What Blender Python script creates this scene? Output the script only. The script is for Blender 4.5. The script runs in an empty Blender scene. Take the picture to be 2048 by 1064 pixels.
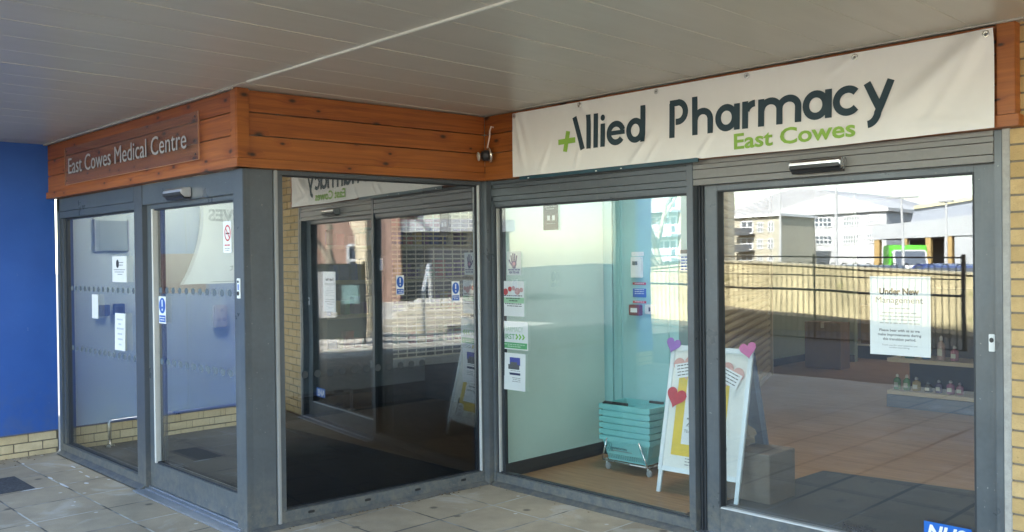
import bpy, bmesh, math, random
from mathutils import Vector, Matrix
random.seed(7)
D = bpy.data
sc = bpy.context.scene
COL = sc.collection
R = math.radians

# ---------------------------------------------------------------- camera, sky, sun, exposure
cam = D.cameras.new('camera'); cam_o = D.objects.new('camera', cam); COL.objects.link(cam_o)
right = Vector((0.69637652, 0.7175767, -0.01197626)); up = Vector((0.00221895, 0.01453468, 0.9998919)); fwd = Vector((-0.7176732, 0.69632782, -0.00852934))
M = Matrix((right, up, -fwd)).transposed().to_4x4(); M.translation = Vector((4.78336612, -4.39018654, 1.62))
cam_o.matrix_world = M
cam.sensor_width = 36; cam.lens = 36*1795.127/2048; cam.clip_start = .05; cam.clip_end = 600
sc.camera = cam_o
SUN_AZ = Vector((.21, .978, 0)).normalized(); SUN_EL = R(38)
w = D.worlds.new('World'); sc.world = w; w.use_nodes = True
nt = w.node_tree; sky = nt.nodes.new('ShaderNodeTexSky'); sky.sky_type = 'NISHITA'; sky.sun_disc = False
sky.sun_elevation = SUN_EL; sky.sun_rotation = math.atan2(SUN_AZ.x, SUN_AZ.y); sky.dust_density = .8; sky.air_density = 1; sky.ozone_density = 1
bgn = nt.nodes['Background']; bgn.inputs[1].default_value = .15; 
tn = nt.nodes.new('ShaderNodeMix'); tn.data_type = 'RGBA'; tn.blend_type = 'MULTIPLY'; tn.inputs[0].default_value = 1; tn.inputs[7].default_value = (1, .93, .82, 1)   # a bright hazy spring sky, warmer than the clear-air model
nt.links.new(sky.outputs[0], tn.inputs[6]); nt.links.new(tn.outputs[2], bgn.inputs[0])
sl = D.lights.new('sun', 'SUN'); sl.energy = 4.2; sl.angle = R(.5); sl.color = (1, .95, .86)
so = D.objects.new('sun', sl); COL.objects.link(so)
sd = Vector((SUN_AZ.x*math.cos(SUN_EL), SUN_AZ.y*math.cos(SUN_EL), math.sin(SUN_EL)))
so.rotation_euler = sd.to_track_quat('Z', 'Y').to_euler(); so.location = (0, 0, 30)
sc.view_settings.view_transform = 'Standard'; sc.view_settings.look = 'None'
sc.view_settings.exposure = 3.28; sc.view_settings.gamma = 1
sc.render.engine = 'CYCLES'
cy = sc.cycles; cy.use_denoising = True; cy.max_bounces = 14; cy.transparent_max_bounces = 24
cy.diffuse_bounces = 6; cy.glossy_bounces = 6; cy.caustics_reflective = False; cy.caustics_refractive = False
cy.sample_clamp_indirect = 6

# ---------------------------------------------------------------- calibrated dimensions
ZB, ZT, LC, LB, EF = 2.1748, 2.6356, 3.4246, 1.8336, .064
dB = Vector((-.07732, -.99701, 0)); nB = Vector((.99701, -.07732, 0))
P1 = dB*LB; YA = P1.y; XW = -3.5
FC = lambda u, w, z: Vector((u, -w, z))
FA = lambda u, w, z: Vector((u, YA-w, z))
FB = lambda u, w, z: dB*u + nB*w + Vector((0, 0, z))
FW = lambda u, w, z: Vector((u, w, z))          # world axes

# ---------------------------------------------------------------- node helpers / materials
def mat(name):
    m = D.materials.new(name); m.use_nodes = True
    t = m.node_tree; b = t.nodes['Principled BSDF']
    return m, t, b
def N(t, kind, **kw):
    n = t.nodes.new(kind)
    for k, v in kw.items():
        if k.startswith('i_'): n.inputs[int(k[2:]) if k[2:].isdigit() else k[2:]].default_value = v
        else: setattr(n, k, v)
    return n
def L(t, a, b): t.links.new(a, b)
def math_n(t, op, a, b=None, c=None):
    n = t.nodes.new('ShaderNodeMath'); n.operation = op
    for i, v in enumerate((a, b, c)):
        if v is None: continue
        if isinstance(v, (int, float)): n.inputs[i].default_value = v
        else: t.links.new(v, n.inputs[i])
    return n.outputs[0]
def mixc(t, fac, a, b, mode='MIX'):
    n = t.nodes.new('ShaderNodeMix'); n.data_type = 'RGBA'; n.blend_type = mode
    for s, v in ((0, fac), (6, a), (7, b)):
        if isinstance(v, (int, float)): n.inputs[s].default_value = v
        elif isinstance(v, tuple): n.inputs[s].default_value = v if len(v) == 4 else (*v, 1)
        else: t.links.new(v, n.inputs[s])
    return n.outputs[2]
def noise(t, scale, detail=4, rough=.55, vec=None, dist=0):
    n = N(t, 'ShaderNodeTexNoise'); n.inputs['Scale'].default_value = scale; n.inputs['Detail'].default_value = detail
    n.inputs['Roughness'].default_value = rough; n.inputs['Distortion'].default_value = dist
    if vec is not None: t.links.new(vec, n.inputs['Vector'])
    return n.outputs['Fac']
def ramp(t, fac, lo, hi, a=0., b=1.):
    n = N(t, 'ShaderNodeMapRange'); n.inputs[1].default_value = lo; n.inputs[2].default_value = hi
    n.inputs[3].default_value = a; n.inputs[4].default_value = b; t.links.new(fac, n.inputs[0]); return n.outputs[0]
def pos(t): return N(t, 'ShaderNodeNewGeometry').outputs['Position']
def bump(t, b, h, strength=.3, dist=.004):
    n = N(t, 'ShaderNodeBump'); n.inputs['Strength'].default_value = strength; n.inputs['Distance'].default_value = dist
    t.links.new(h, n.inputs['Height']); t.links.new(n.outputs[0], b.inputs['Normal'])
MATS = {}
def pm(name, col, rough=.5, metal=0., var=.08, scale=6, bmp=0., spec=.5):
    """plain painted / plastic surface with gentle dirt and roughness variation"""
    if name in MATS: return MATS[name]
    m, t, b = mat(name)
    p = pos(t); f = noise(t, scale, 5, .6, p)
    g = noise(t, scale*9, 3, .6, p)
    ff = math_n(t, 'ADD', math_n(t, 'MULTIPLY', f, .7), math_n(t, 'MULTIPLY', g, .3))
    k = ramp(t, ff, .3, .7, 1-var, 1+var)
    cc = N(t, 'ShaderNodeVectorMath', operation='SCALE'); cc.inputs[0].default_value = col; L(t, k, cc.inputs['Scale'])
    L(t, cc.outputs[0], b.inputs['Base Color'])
    L(t, ramp(t, f, .3, .7, max(0, rough-.07), min(1, rough+.09)), b.inputs['Roughness'])
    b.inputs['Metallic'].default_value = metal; b.inputs['Specular IOR Level'].default_value = spec
    if bmp: bump(t, b, g, bmp, .002)
    MATS[name] = m; return m
def emit(name, col, s):
    m, t, b = mat(name); b.inputs['Emission Color'].default_value = (*col, 1); b.inputs['Emission Strength'].default_value = s
    b.inputs['Base Color'].default_value = (.8, .8, .8, 1); return m
def glass(name, r0, tint=(1, 1, 1), mirror_grade=None):
    """glazing: each face mirrors r0 head-on and more towards grazing; film = (z0, z1, r_low, r_high) along the height, shaping how bright reflections look"""
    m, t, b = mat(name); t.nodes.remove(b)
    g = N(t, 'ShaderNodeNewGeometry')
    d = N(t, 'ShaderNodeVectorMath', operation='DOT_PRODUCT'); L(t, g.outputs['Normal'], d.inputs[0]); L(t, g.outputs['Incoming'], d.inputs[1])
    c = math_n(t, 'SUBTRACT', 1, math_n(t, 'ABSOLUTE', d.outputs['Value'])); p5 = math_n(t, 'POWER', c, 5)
    if mirror_grade:
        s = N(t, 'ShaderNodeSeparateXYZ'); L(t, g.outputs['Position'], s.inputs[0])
        r = ramp(t, s.outputs[2], mirror_grade[0], mirror_grade[1], mirror_grade[2], mirror_grade[3])
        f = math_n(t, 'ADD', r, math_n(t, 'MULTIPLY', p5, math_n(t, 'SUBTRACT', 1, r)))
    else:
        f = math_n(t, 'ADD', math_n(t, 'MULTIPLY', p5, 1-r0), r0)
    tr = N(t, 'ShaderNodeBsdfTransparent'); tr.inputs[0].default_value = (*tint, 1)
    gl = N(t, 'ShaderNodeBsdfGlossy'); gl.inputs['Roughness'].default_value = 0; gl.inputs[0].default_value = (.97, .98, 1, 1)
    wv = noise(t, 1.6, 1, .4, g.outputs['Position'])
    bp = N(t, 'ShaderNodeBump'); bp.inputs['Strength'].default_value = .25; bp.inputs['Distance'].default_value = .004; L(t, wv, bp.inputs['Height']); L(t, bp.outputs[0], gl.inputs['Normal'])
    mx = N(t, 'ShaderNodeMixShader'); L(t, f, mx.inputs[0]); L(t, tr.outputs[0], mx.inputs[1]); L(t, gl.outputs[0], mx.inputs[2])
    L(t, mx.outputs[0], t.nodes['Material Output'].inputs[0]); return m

def timber():
    m, t, b = mat('varnished_pine')
    p = pos(t); s = N(t, 'ShaderNodeSeparateXYZ'); L(t, p, s.inputs[0])
    isl = N(t, 'ShaderNodeNewGeometry').outputs['Random Per Island']
    a = math_n(t, 'ADD', math_n(t, 'ADD', s.outputs[0], s.outputs[1]), math_n(t, 'MULTIPLY', isl, 31.7))
    zz = math_n(t, 'ADD', s.outputs[2], math_n(t, 'MULTIPLY', isl, 7.3))
    def vec(kx, kz):
        v = N(t, 'ShaderNodeCombineXYZ'); L(t, math_n(t, 'MULTIPLY', a, kx), v.inputs[0]); q_ = math_n(t, 'MULTIPLY', zz, kz); L(t, q_, v.inputs[2]); L(t, q_, v.inputs[1]); return v.outputs[0]
    vo = N(t, 'ShaderNodeTexVoronoi', feature='F1', voronoi_dimensions='2D'); vo.inputs['Scale'].default_value = 1; L(t, vec(4.2, 9.), vo.inputs['Vector'])
    vr = N(t, 'ShaderNodeSeparateXYZ'); L(t, vo.outputs['Color'], vr.inputs[0])
    kd = math_n(t, 'DIVIDE', vo.outputs['Distance'], ramp(t, vr.outputs[1], 0, 1, .45, 1.25))
    kn = math_n(t, 'MULTIPLY', ramp(t, kd, .05, .15, 1, 0), math_n(t, 'GREATER_THAN', vr.outputs[0], .52))
    halo = math_n(t, 'MULTIPLY', ramp(t, kd, .05, .5, 1, 0), math_n(t, 'GREATER_THAN', vr.outputs[0], .52))
    warp = math_n(t, 'MULTIPLY', halo, .016)
    v2 = N(t, 'ShaderNodeCombineXYZ'); L(t, math_n(t, 'MULTIPLY', a, 1.3), v2.inputs[0]); L(t, math_n(t, 'MULTIPLY', math_n(t, 'ADD', zz, warp), 42), v2.inputs[2])
    gr = noise(t, 1, 5, .6, v2.outputs[0], .6)
    fine = noise(t, 1, 3, .6, vec(6, 320))
    c = mixc(t, ramp(t, gr, .32, .68), (.185, .043, .006), (.42, .123, .017))
    c = mixc(t, ramp(t, fine, .35, .75, 0, .5), c, (.16, .03, .006))
    c = mixc(t, ramp(t, isl, 0, 1, 0, .45), c, (.42, .155, .036))
    c = mixc(t, math_n(t, 'MULTIPLY', halo, .5), c, (.17, .03, .005))
    c = mixc(t, kn, c, (.035, .011, .004))
    L(t, c, b.inputs['Base Color']); b.inputs['Roughness'].default_value = .5; b.inputs['Coat Weight'].default_value = .08; b.inputs['Coat Roughness'].default_value = .3
    bump(t, b, gr, .2, .002); return m
def brick_m(name, c1, c2, spots=True):
    m, t, b = mat(name)
    p = pos(t); isl = N(t, 'ShaderNodeNewGeometry').outputs['Random Per Island']
    f = noise(t, 14, 6, .65, p); g = noise(t, 120, 3, .6, p)
    c = mixc(t, isl, c1, c2)
    c = mixc(t, ramp(t, f, .35, .75, 0, .55), c, tuple(v*.68 for v in c1))
    c = mixc(t, ramp(t, g, .62, .72, 0, .4), c, (.1, .07, .04))
    L(t, c, b.inputs['Base Color']); b.inputs['Roughness'].default_value = .9
    bump(t, b, math_n(t, 'ADD', f, g), .5, .004); return m
def paving_m(name, base, x0=.46, y0=-.4, pitch=.45, marks=1.):
    m, t, b = mat(name)
    p = pos(t); s = N(t, 'ShaderNodeSeparateXYZ'); L(t, p, s.inputs[0])
    wob = math_n(t, 'MULTIPLY', math_n(t, 'SUBTRACT', noise(t, 30, 2, .6, p), .5), .02)
    def cell(o, c0):
        q = math_n(t, 'DIVIDE', math_n(t, 'SUBTRACT', o, c0), pitch)
        fl = math_n(t, 'FLOOR', q); fr = math_n(t, 'ADD', math_n(t, 'SUBTRACT', q, fl), wob)
        return fl, math_n(t, 'MINIMUM', fr, math_n(t, 'SUBTRACT', 1, fr))
    fx, ex = cell(s.outputs[0], x0); fy, ey = cell(s.outputs[1], y0)
    e_ = math_n(t, 'MINIMUM', ex, ey)
    far_ = math_n(t, 'MULTIPLY', ramp(t, s.outputs[1], -.6, -1.3), ramp(t, s.outputs[0], .2, .8))
    jn = ramp(t, math_n(t, 'SUBTRACT', e_, math_n(t, 'MULTIPLY', far_, .022)), .008, .017, 1, 0)
    cv = N(t, 'ShaderNodeCombineXYZ'); L(t, fx, cv.inputs[0]); L(t, fy, cv.inputs[1])
    wn = N(t, 'ShaderNodeTexWhiteNoise', noise_dimensions='2D'); L(t, cv.outputs[0], wn.inputs[0])
    big = noise(t, 1.3, 5, .6, p); mid = noise(t, 7, 6, .65, p); fin = noise(t, 160, 3, .7, p)
    k = math_n(t, 'ADD', math_n(t, 'ADD', ramp(t, wn.outputs[0], 0, 1, -.10, .10), ramp(t, big, .3, .7, -.18, .14)), math_n(t, 'ADD', ramp(t, mid, .3, .7, -.13, .12), ramp(t, fin, .3, .7, -.16, .16)))
    sc_ = N(t, 'ShaderNodeVectorMath', operation='SCALE'); sc_.inputs[0].default_value = base; L(t, math_n(t, 'ADD', k, 1), sc_.inputs['Scale'])
    c = mixc(t, ramp(t, noise(t, 2.4, 3, .6, p), .52, .68, 0, .35), sc_.outputs[0], tuple(v*.62 for v in base))
    c = mixc(t, ramp(t, noise(t, 1.7, 6, .62, p, 1.), .56, .66, 0, .32*marks), c, (.60, .61, .60))
    # chewing gum and drips
    vo = N(t, 'ShaderNodeTexVoronoi', feature='F1', voronoi_dimensions='2D'); vo.inputs['Scale'].default_value = 3.1; L(t, p, vo.inputs['Vector'])
    vs = N(t, 'ShaderNodeSeparateXYZ'); L(t, vo.outputs['Color'], vs.inputs[0])
    gum = math_n(t, 'MULTIPLY', ramp(t, vo.outputs['Distance'], .05, .10, 1, 0), math_n(t, 'GREATER_THAN', vs.outputs[1], .68))
    c = mixc(t, math_n(t, 'MULTIPLY', gum, .7*marks), c, (.045, .043, .04))
    v3 = N(t, 'ShaderNodeTexVoronoi', feature='F1', voronoi_dimensions='2D'); v3.inputs['Scale'].default_value = 7; L(t, p, v3.inputs['Vector'])
    v3s = N(t, 'ShaderNodeSeparateXYZ'); L(t, v3.outputs['Color'], v3s.inputs[0])
    wh = math_n(t, 'MULTIPLY', ramp(t, v3.outputs['Distance'], .06, .11, 1, 0), math_n(t, 'GREATER_THAN', v3s.outputs[0], .9))
    c = mixc(t, math_n(t, 'MULTIPLY', wh, .8*marks), c, (.62, .62, .6))
    # joints: pale salts on some, dark dirt on others
    pale = math_n(t, 'MULTIPLY', ramp(t, noise(t, 2.2, 3, .6, p), .42, .56), math_n(t, 'MAXIMUM', ramp(t, s.outputs[1], -1.1, -.6), ramp(t, s.outputs[0], .5, 0)))
    c = mixc(t, jn, c, mixc(t, pale, (.07, .066, .06), (.5, .49, .46)))
    L(t, c, b.inputs['Base Color']); L(t, ramp(t, mid, .3, .7, .62, .82), b.inputs['Roughness'])
    bump(t, b, math_n(t, 'SUBTRACT', math_n(t, 'MULTIPLY', math_n(t, 'ADD', fin, mid), .25), jn), .4, .004); return m
def wood_floor():
    m, t, b = mat('vinyl_wood')
    p = pos(t); mp = N(t, 'ShaderNodeMapping'); L(t, p, mp.inputs[0]); mp.inputs['Scale'].default_value = (1.2, 16, 1); mp.inputs['Rotation'].default_value = (0, 0, R(12))
    f = noise(t, 2.2, 5, .6, mp.outputs[0], .5)
    c = mixc(t, ramp(t, f, .3, .7), (.20, .095, .038), (.41, .235, .105)); c = mixc(t, ramp(t, noise(t, 1.1, 3, .5, p), .35, .65, 0, .3), c, (.23, .13, .065))
    L(t, c, b.inputs['Base Color']); b.inputs['Roughness'].default_value = .42; return m
def wall_m(name, col):
    """rough concrete retaining wall with stains and moss"""
    m, t, b = mat(name); p = pos(t); f = noise(t, 1.1, 7, .7, p); g = noise(t, 12, 6, .7, p)
    c = mixc(t, ramp(t, f, .35, .65), tuple(v*.7 for v in col), tuple(v*1.15 for v in col))
    c = mixc(t, ramp(t, g, .5, .75, 0, .55), c, (.16, .14, .08)); c = mixc(t, ramp(t, noise(t, 2.3, 4, .6, p), .6, .72, 0, .6), c, (.19, .2, .06))
    L(t, c, b.inputs['Base Color']); b.inputs['Roughness'].default_value = .95; bump(t, b, g, .6, .02); return m
def ceil_m():
    m, t, b = mat('soffit_metal'); p = pos(t)
    mp = N(t, 'ShaderNodeMapping'); L(t, p, mp.inputs[0]); mp.inputs['Scale'].default_value = (14, 1.2, 1)
    st = noise(t, 1, 5, .65, mp.outputs[0]); bg = noise(t, .8, 4, .55, p)
    c = mixc(t, ramp(t, st, .35, .75, 0, .35), (.59, .54, .465), (.47, .42, .35)); c = mixc(t, ramp(t, bg, .4, .7, 0, .3), c, (.50, .445, .375))
    L(t, c, b.inputs['Base Color']); L(t, ramp(t, bg, .3, .7,   .28, .38), b.inputs['Roughness']); b.inputs['Specular IOR Level'].default_value = .6
    return m

TIMBER = timber()
BUFF = brick_m('buff_brick', (.48, .33, .145), (.60, .43, .215))
CREAM = brick_m('cream_brick', (.58, .46, .27), (.68, .57, .37))
MORTAR = pm('mortar', (.20, .17, .13), .95)
GREY = pm('grey_powder_coat', (.083, .098, .112), .33, .0, .18, 4)
GREYD = pm('dark_grey_seal', (.022, .026, .032), .55)
GREYM = pm('mid_grey_aluminium', (.075, .085, .097), .4)
SILV = pm('bare_aluminium', (.62, .63, .64), .3, .85)
WHITEM = pm('white_metal', (.72, .74, .74), .4)
PAPER = pm('white_paper', (.78, .79, .80), .7, 0, .03)
INK = pm('black_ink', (.03, .03, .035), .6)
GINK = pm('grey_ink', (.22, .22, .23), .6)
NAVY = pm('dark_teal_print', (.012, .036, .05), .55, 0, .05)
LIME = pm('green_print', (.25, .44, .06), .55, 0, .05)
BLUES = pm('safety_blue', (.02, .10, .42), .5)
RED = pm('sign_red', (.50, .035, .04), .5)
STEEL = pm('brushed_steel', (.5, .5, .5), .3, .9)
BLACK = pm('black_plastic', (.02, .02, .022), .45)
TEALP = pm('teal_paint', (.30, .54, .56), .6, 0, .05, 2)
SEAF = pm('seafoam_paint', (.46, .62, .565), .6, 0, .05, 2)
WOODF = wood_floor()
def wear(m, t_scale=3.):
    t = m.node_tree; b = t.nodes['Principled BSDF']; src = b.inputs['Base Color'].links[0].from_socket; p = pos(t)
    s_ = N(t, 'ShaderNodeSeparateXYZ'); L(t, p, s_.inputs[0])
    dust = math_n(t, 'MULTIPLY', ramp(t, s_.outputs[2], .02, .35, .75, 0), ramp(t, noise(t, 18, 6, .7, p), .35, .65))
    c = mixc(t, dust, src, (.20, .185, .15))
    mp = N(t, 'ShaderNodeMapping'); L(t, p, mp.inputs[0]); mp.inputs['Scale'].default_value = (26, 26, 1.2)
    c = mixc(t, ramp(t, noise(t, 1, 4, .65, mp.outputs[0]), .55, .8, 0, .4), c, (.16, .17, .17))
    c = mixc(t, ramp(t, noise(t, 70, 2, .5, p), .73, .76, 0, .8), c, (.28, .29, .28))
    L(t, c, b.inputs['Base Color'])
wear(GREY); wear(GREYM)
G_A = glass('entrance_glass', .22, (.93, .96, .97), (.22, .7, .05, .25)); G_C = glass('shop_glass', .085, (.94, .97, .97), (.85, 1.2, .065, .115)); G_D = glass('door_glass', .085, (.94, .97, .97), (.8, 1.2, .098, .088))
G_B = glass('graded_mirror_glass', .1, (.38, .43, .50), (.4, 1.05, .03, .40))  # made-up height grade: low reflections kept dark, upper ones bright

# ---------------------------------------------------------------- mesh helpers
class MB:
    def __init__(s): s.v = []; s.f = []
    def poly(s, pts):
        k = len(s.v); s.v += [tuple(p) for p in pts]; s.f.append(tuple(range(k, k+len(pts))))
    def box(s, F, u0, u1, w0, w1, z0, z1):
        k = len(s.v); s.v += [tuple(F(u, w_, z)) for z in (z0, z1) for (u, w_) in ((u0, w0), (u1, w0), (u1, w1), (u0, w1))]
        s.f += [tuple(k+i for i in q) for q in ((0, 3, 2, 1), (4, 5, 6, 7), (0, 1, 5, 4), (1, 2, 6, 5), (2, 3, 7, 6), (3, 0, 4, 7))]; return s
    def prism(s, F, pts, w0, w1):
        """extrude a (u, z) outline from w0 to w1"""
        n = len(pts); k = len(s.v)
        s.v += [tuple(F(u, w0, z)) for u, z in pts]+[tuple(F(u, w1, z)) for u, z in pts]
        s.f += [tuple(range(k, k+n)), tuple(range(k+2*n-1, k+n-1, -1))]+[(k+i, k+(i+1) % n, k+n+(i+1) % n, k+n+i) for i in range(n)]; return s
    def tube(s, pts, r, n=8, r1=None, closed=False):
        pts = [Vector(p) for p in pts]; m = len(pts); k = len(s.v); up_ = None
        for i, p in enumerate(pts):
            d = (pts[min(i+1, m-1)]-pts[max(i-1, 0)]).normalized()
            if up_ is None: up_ = Vector((0, 0, 1)) if abs(d.z) < .9 else Vector((1, 0, 0))
            a = d.cross(up_).normalized(); b_ = a.cross(d).normalized(); up_ = b_
            rr = r if r1 is None else r+(r1-r)*i/(m-1)
            s.v += [tuple(p+a*math.cos(2*math.pi*j/n)*rr+b_*math.sin(2*math.pi*j/n)*rr) for j in range(n)]
        for i in range(m-1):
            s.f += [(k+i*n+j, k+i*n+(j+1) % n, k+(i+1)*n+(j+1) % n, k+(i+1)*n+j) for j in range(n)]
        s.f += [tuple(range(k+n-1, k-1, -1)), tuple(range(k+(m-1)*n, k+m*n))]; return s
    def lathe(s, c, prof, n=14, ax=None):
        """profile of (radius, height) about a vertical axis at c, or about ax"""
        c = Vector(c); az = Vector((0, 0, 1)) if ax is None else Vector(ax).normalized()
        a = az.orthogonal().normalized(); b_ = az.cross(a); k = len(s.v)
        for r, h in prof: s.v += [tuple(c+az*h+(a*math.cos(2*math.pi*j/n)+b_*math.sin(2*math.pi*j/n))*r) for j in range(n)]
        for i in range(len(prof)-1): s.f += [(k+i*n+j, k+i*n+(j+1) % n, k+(i+1)*n+(j+1) % n, k+(i+1)*n+j) for j in range(n)]
        s.f += [tuple(range(k+n-1, k-1, -1)), tuple(range(k+(len(prof)-1)*n, k+len(prof)*n))]; return s
    def disc(s, F, u, z, ru, rz, w0, w1, n=20):
        return s.prism(F, [(u+ru*math.cos(2*math.pi*i/n), z+rz*math.sin(2*math.pi*i/n)) for i in range(n)], w0, w1)
SPLIT = {'frame_rail', 'side_stile', 'edge_bead', 'gasket', 'glazing_gasket', 'side_window', 'pocket', 'threshold', 'clips', 'fixing', 'pale_square', 'header', 'corner_trim', 'edge_seal', 'guide_rail', 'rear_leg', 'balcony', 'plate_edge', 'post_infill', 'button', 'rail'}
def pieces(mb):
    par = list(range(len(mb.v)))
    def fd(i):
        while par[i] != i: par[i] = par[par[i]]; i = par[i]
        return i
    for f in mb.f:
        for i in f[1:]: par[fd(i)] = fd(f[0])
    out = {}
    for f in mb.f: out.setdefault(fd(f[0]), []).append(f)
    res = []
    for fs in out.values():
        ids = sorted({i for f in fs for i in f}); mp = {i: k for k, i in enumerate(ids)}; q = MB(); q.v = [mb.v[i] for i in ids]; q.f = [tuple(mp[i] for i in f) for f in fs]; res.append(q)
    return res
def put(name, mb, m, parent=None, **k):
    if name in SPLIT and parent is not None:
        for q in pieces(mb): o = put1(name, q, m, parent, **k)
        return o
    return put1(name, mb, m, parent, **k)
def put1(name, mb, m, parent=None, bev=0., smooth=False, label=None, cat=None, group=None, kind=None):
    me = D.meshes.new(name); bm = bmesh.new()
    vs = [bm.verts.new(v) for v in mb.v]
    for f in mb.f:
        try: bm.faces.new([vs[i] for i in f])
        except ValueError: pass
    bmesh.ops.recalc_face_normals(bm, faces=bm.faces)
    if bev: bmesh.ops.bevel(bm, geom=list(bm.edges), offset=bev, segments=2, affect='EDGES', clamp_overlap=True)
    if smooth:
        for f in bm.faces: f.smooth = True
    bm.to_mesh(me); bm.free()
    me.materials.append(m)
    o = D.objects.new(name, me); COL.objects.link(o)
    if parent is not None:
        o.parent = parent; o.matrix_parent_inverse = Matrix.Translation(parent.location).inverted() if parent.type == 'EMPTY' and not parent.get('_local') else Matrix.Identity(4)
    tag(o, label, cat, group, kind); return o
def tag(o, label=None, cat=None, group=None, kind=None):
    for k, v in (('label', label), ('category', cat), ('group', group), ('kind', kind)):
        if v: o[k] = v
    return o
def thing(name, label, cat, loc=(0, 0, 0), group=None):
    o = D.objects.new(name, None); o.empty_display_size = .2; o.location = loc; COL.objects.link(o); return tag(o, label, cat, group)
def struct(name, mb, m, **k): return put(name, mb, m, kind='structure', **k)
def B_(F, *a): return MB().box(F, *a)
def text(body, F, u, z, w, m, name='lettering', parent=None, size=None, width=None, bold=0., align='LEFT', thick=.0006, fn=None, mirror=False, sx=1.):
    """built-in typeface turned into mesh on frame F; size = cap height, width squeezes to an exact width"""
    cu = D.curves.new('t', 'FONT'); cu.body = body; cu.size = 1; cu.offset = bold; cu.resolution_u = 3
    tmp = D.objects.new('t', cu); COL.objects.link(tmp)
    dg = bpy.context.evaluated_depsgraph_get(); me = tmp.evaluated_get(dg).to_mesh()
    vs = [v.co.copy() for v in me.vertices]; fs = [tuple(p.vertices) for p in me.polygons]
    tmp.evaluated_get(dg).to_mesh_clear(); D.objects.remove(tmp); D.curves.remove(cu)
    x0 = min(v.x for v in vs); x1 = max(v.x for v in vs); k = size/.70; kx = k*sx
    if width: kx = width/(x1-x0)
    off = {'LEFT': -x0*kx, 'CENTER': -(x0+x1)/2*kx, 'RIGHT': -x1*kx}[align]
    mb = MB()
    for v in vs:
        a, b = u+off+v.x*kx, z+v.y*k
        mb.v.append(tuple(F(a, w+(fn(a, b) if fn else 0), b)))
    mb.f = fs
    return put(name, mb, m, parent)
def strip(F, pts, hw, w, fn=None, closed=False):
    """flat stroke of half width hw along (u, z) points"""
    pts = [Vector((p[0], p[1])) for p in pts]; n = len(pts); lft = []; rgt = []
    for i in range(n):
        a = pts[(i-1) % n] if closed or i else pts[0]; c = pts[(i+1) % n] if closed or i < n-1 else pts[-1]
        d0 = (pts[i]-a); d1 = (c-pts[i])
        if d0.length < 1e-9: d0 = d1
        if d1.length < 1e-9: d1 = d0
        d0.normalize(); d1.normalize(); d = (d0+d1); d = d.normalized() if d.length > 1e-6 else d0
        nn = Vector((-d.y, d.x)); k = hw/max(.5, nn.dot(Vector((-d0.y, d0.x))))
        lft.append(pts[i]+nn*k); rgt.append(pts[i]-nn*k)
    mb = MB(); P = lambda q: tuple(F(q.x, w+(fn(q.x, q.y) if fn else 0), q.y))
    for i in range(n if closed else n-1):
        j = (i+1) % n; mb.poly([P(lft[i]), P(lft[j]), P(rgt[j]), P(rgt[i])])
    return mb
def merge(dst, src):
    k = len(dst.v); dst.v += src.v; dst.f += [tuple(i+k for i in f) for f in src.f]; return dst
def bricks(F, u0, u1, z0, z1, w=0., m=BUFF, parent=None, name='brickwork', u_off=0.):
    mb = MB(); cz = z0; row = 0; rnd = random.Random(3)
    while cz < z1-.02:
        u = u0-(.1125 if row % 2 else 0)-u_off
        while u < u1:
            a, b = max(u, u0), min(u+.215, u1)
            if b-a > .03: q = rnd.uniform(-.0015, .0015); mb.box(F, a, b, w-.05, w+q, cz+.005, min(cz+.070, z1))
            u += .225
        cz += .075; row += 1
    put(name, mb, m, parent, bev=.002)
    return put('mortar', B_(F, u0, u1, w-.06, w-.009, z0, z1), MORTAR, parent)

# ---------------------------------------------------------------- ground and paving
struct('ground', MB().box(FW, -160, 120, -190, 120, -.8, -.2), pm('car_park_asphalt', (.07, .07, .072), .9, 0, .2, 2))
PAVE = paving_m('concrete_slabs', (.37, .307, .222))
struct('paving', MB().box(FW, -3.6, 30, -13.2, -.02, -.36, 0).box(FW, -3.4, -.16, -1.88, YA, -.36, 0), PAVE)
struct('ground_shade_strip', B_(FW, -28, 8.3, -13.15, -6.6, 0, .004), pm('painted_shade', (.085, .08, .075), .92, 0, .3, 5, .5))  # dark sheet standing in for shaded ground mirrored in the door glass
struct('sunlit_paving_patch', B_(FW, 8.3, 29.5, -13, -2.0, 0, .004), paving_m('painted_sun_slabs', (.62, .58, .49)))  # paler slab colour put where sun falls, to brighten its double reflection
struct('stained_slab', B_(FW, -2.78, -2.27, -2.60, -2.37, -.01, .004), pm('dark_granular_slab', (.055, .058, .068), .85, 0, .95, 45, 1.))
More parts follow.
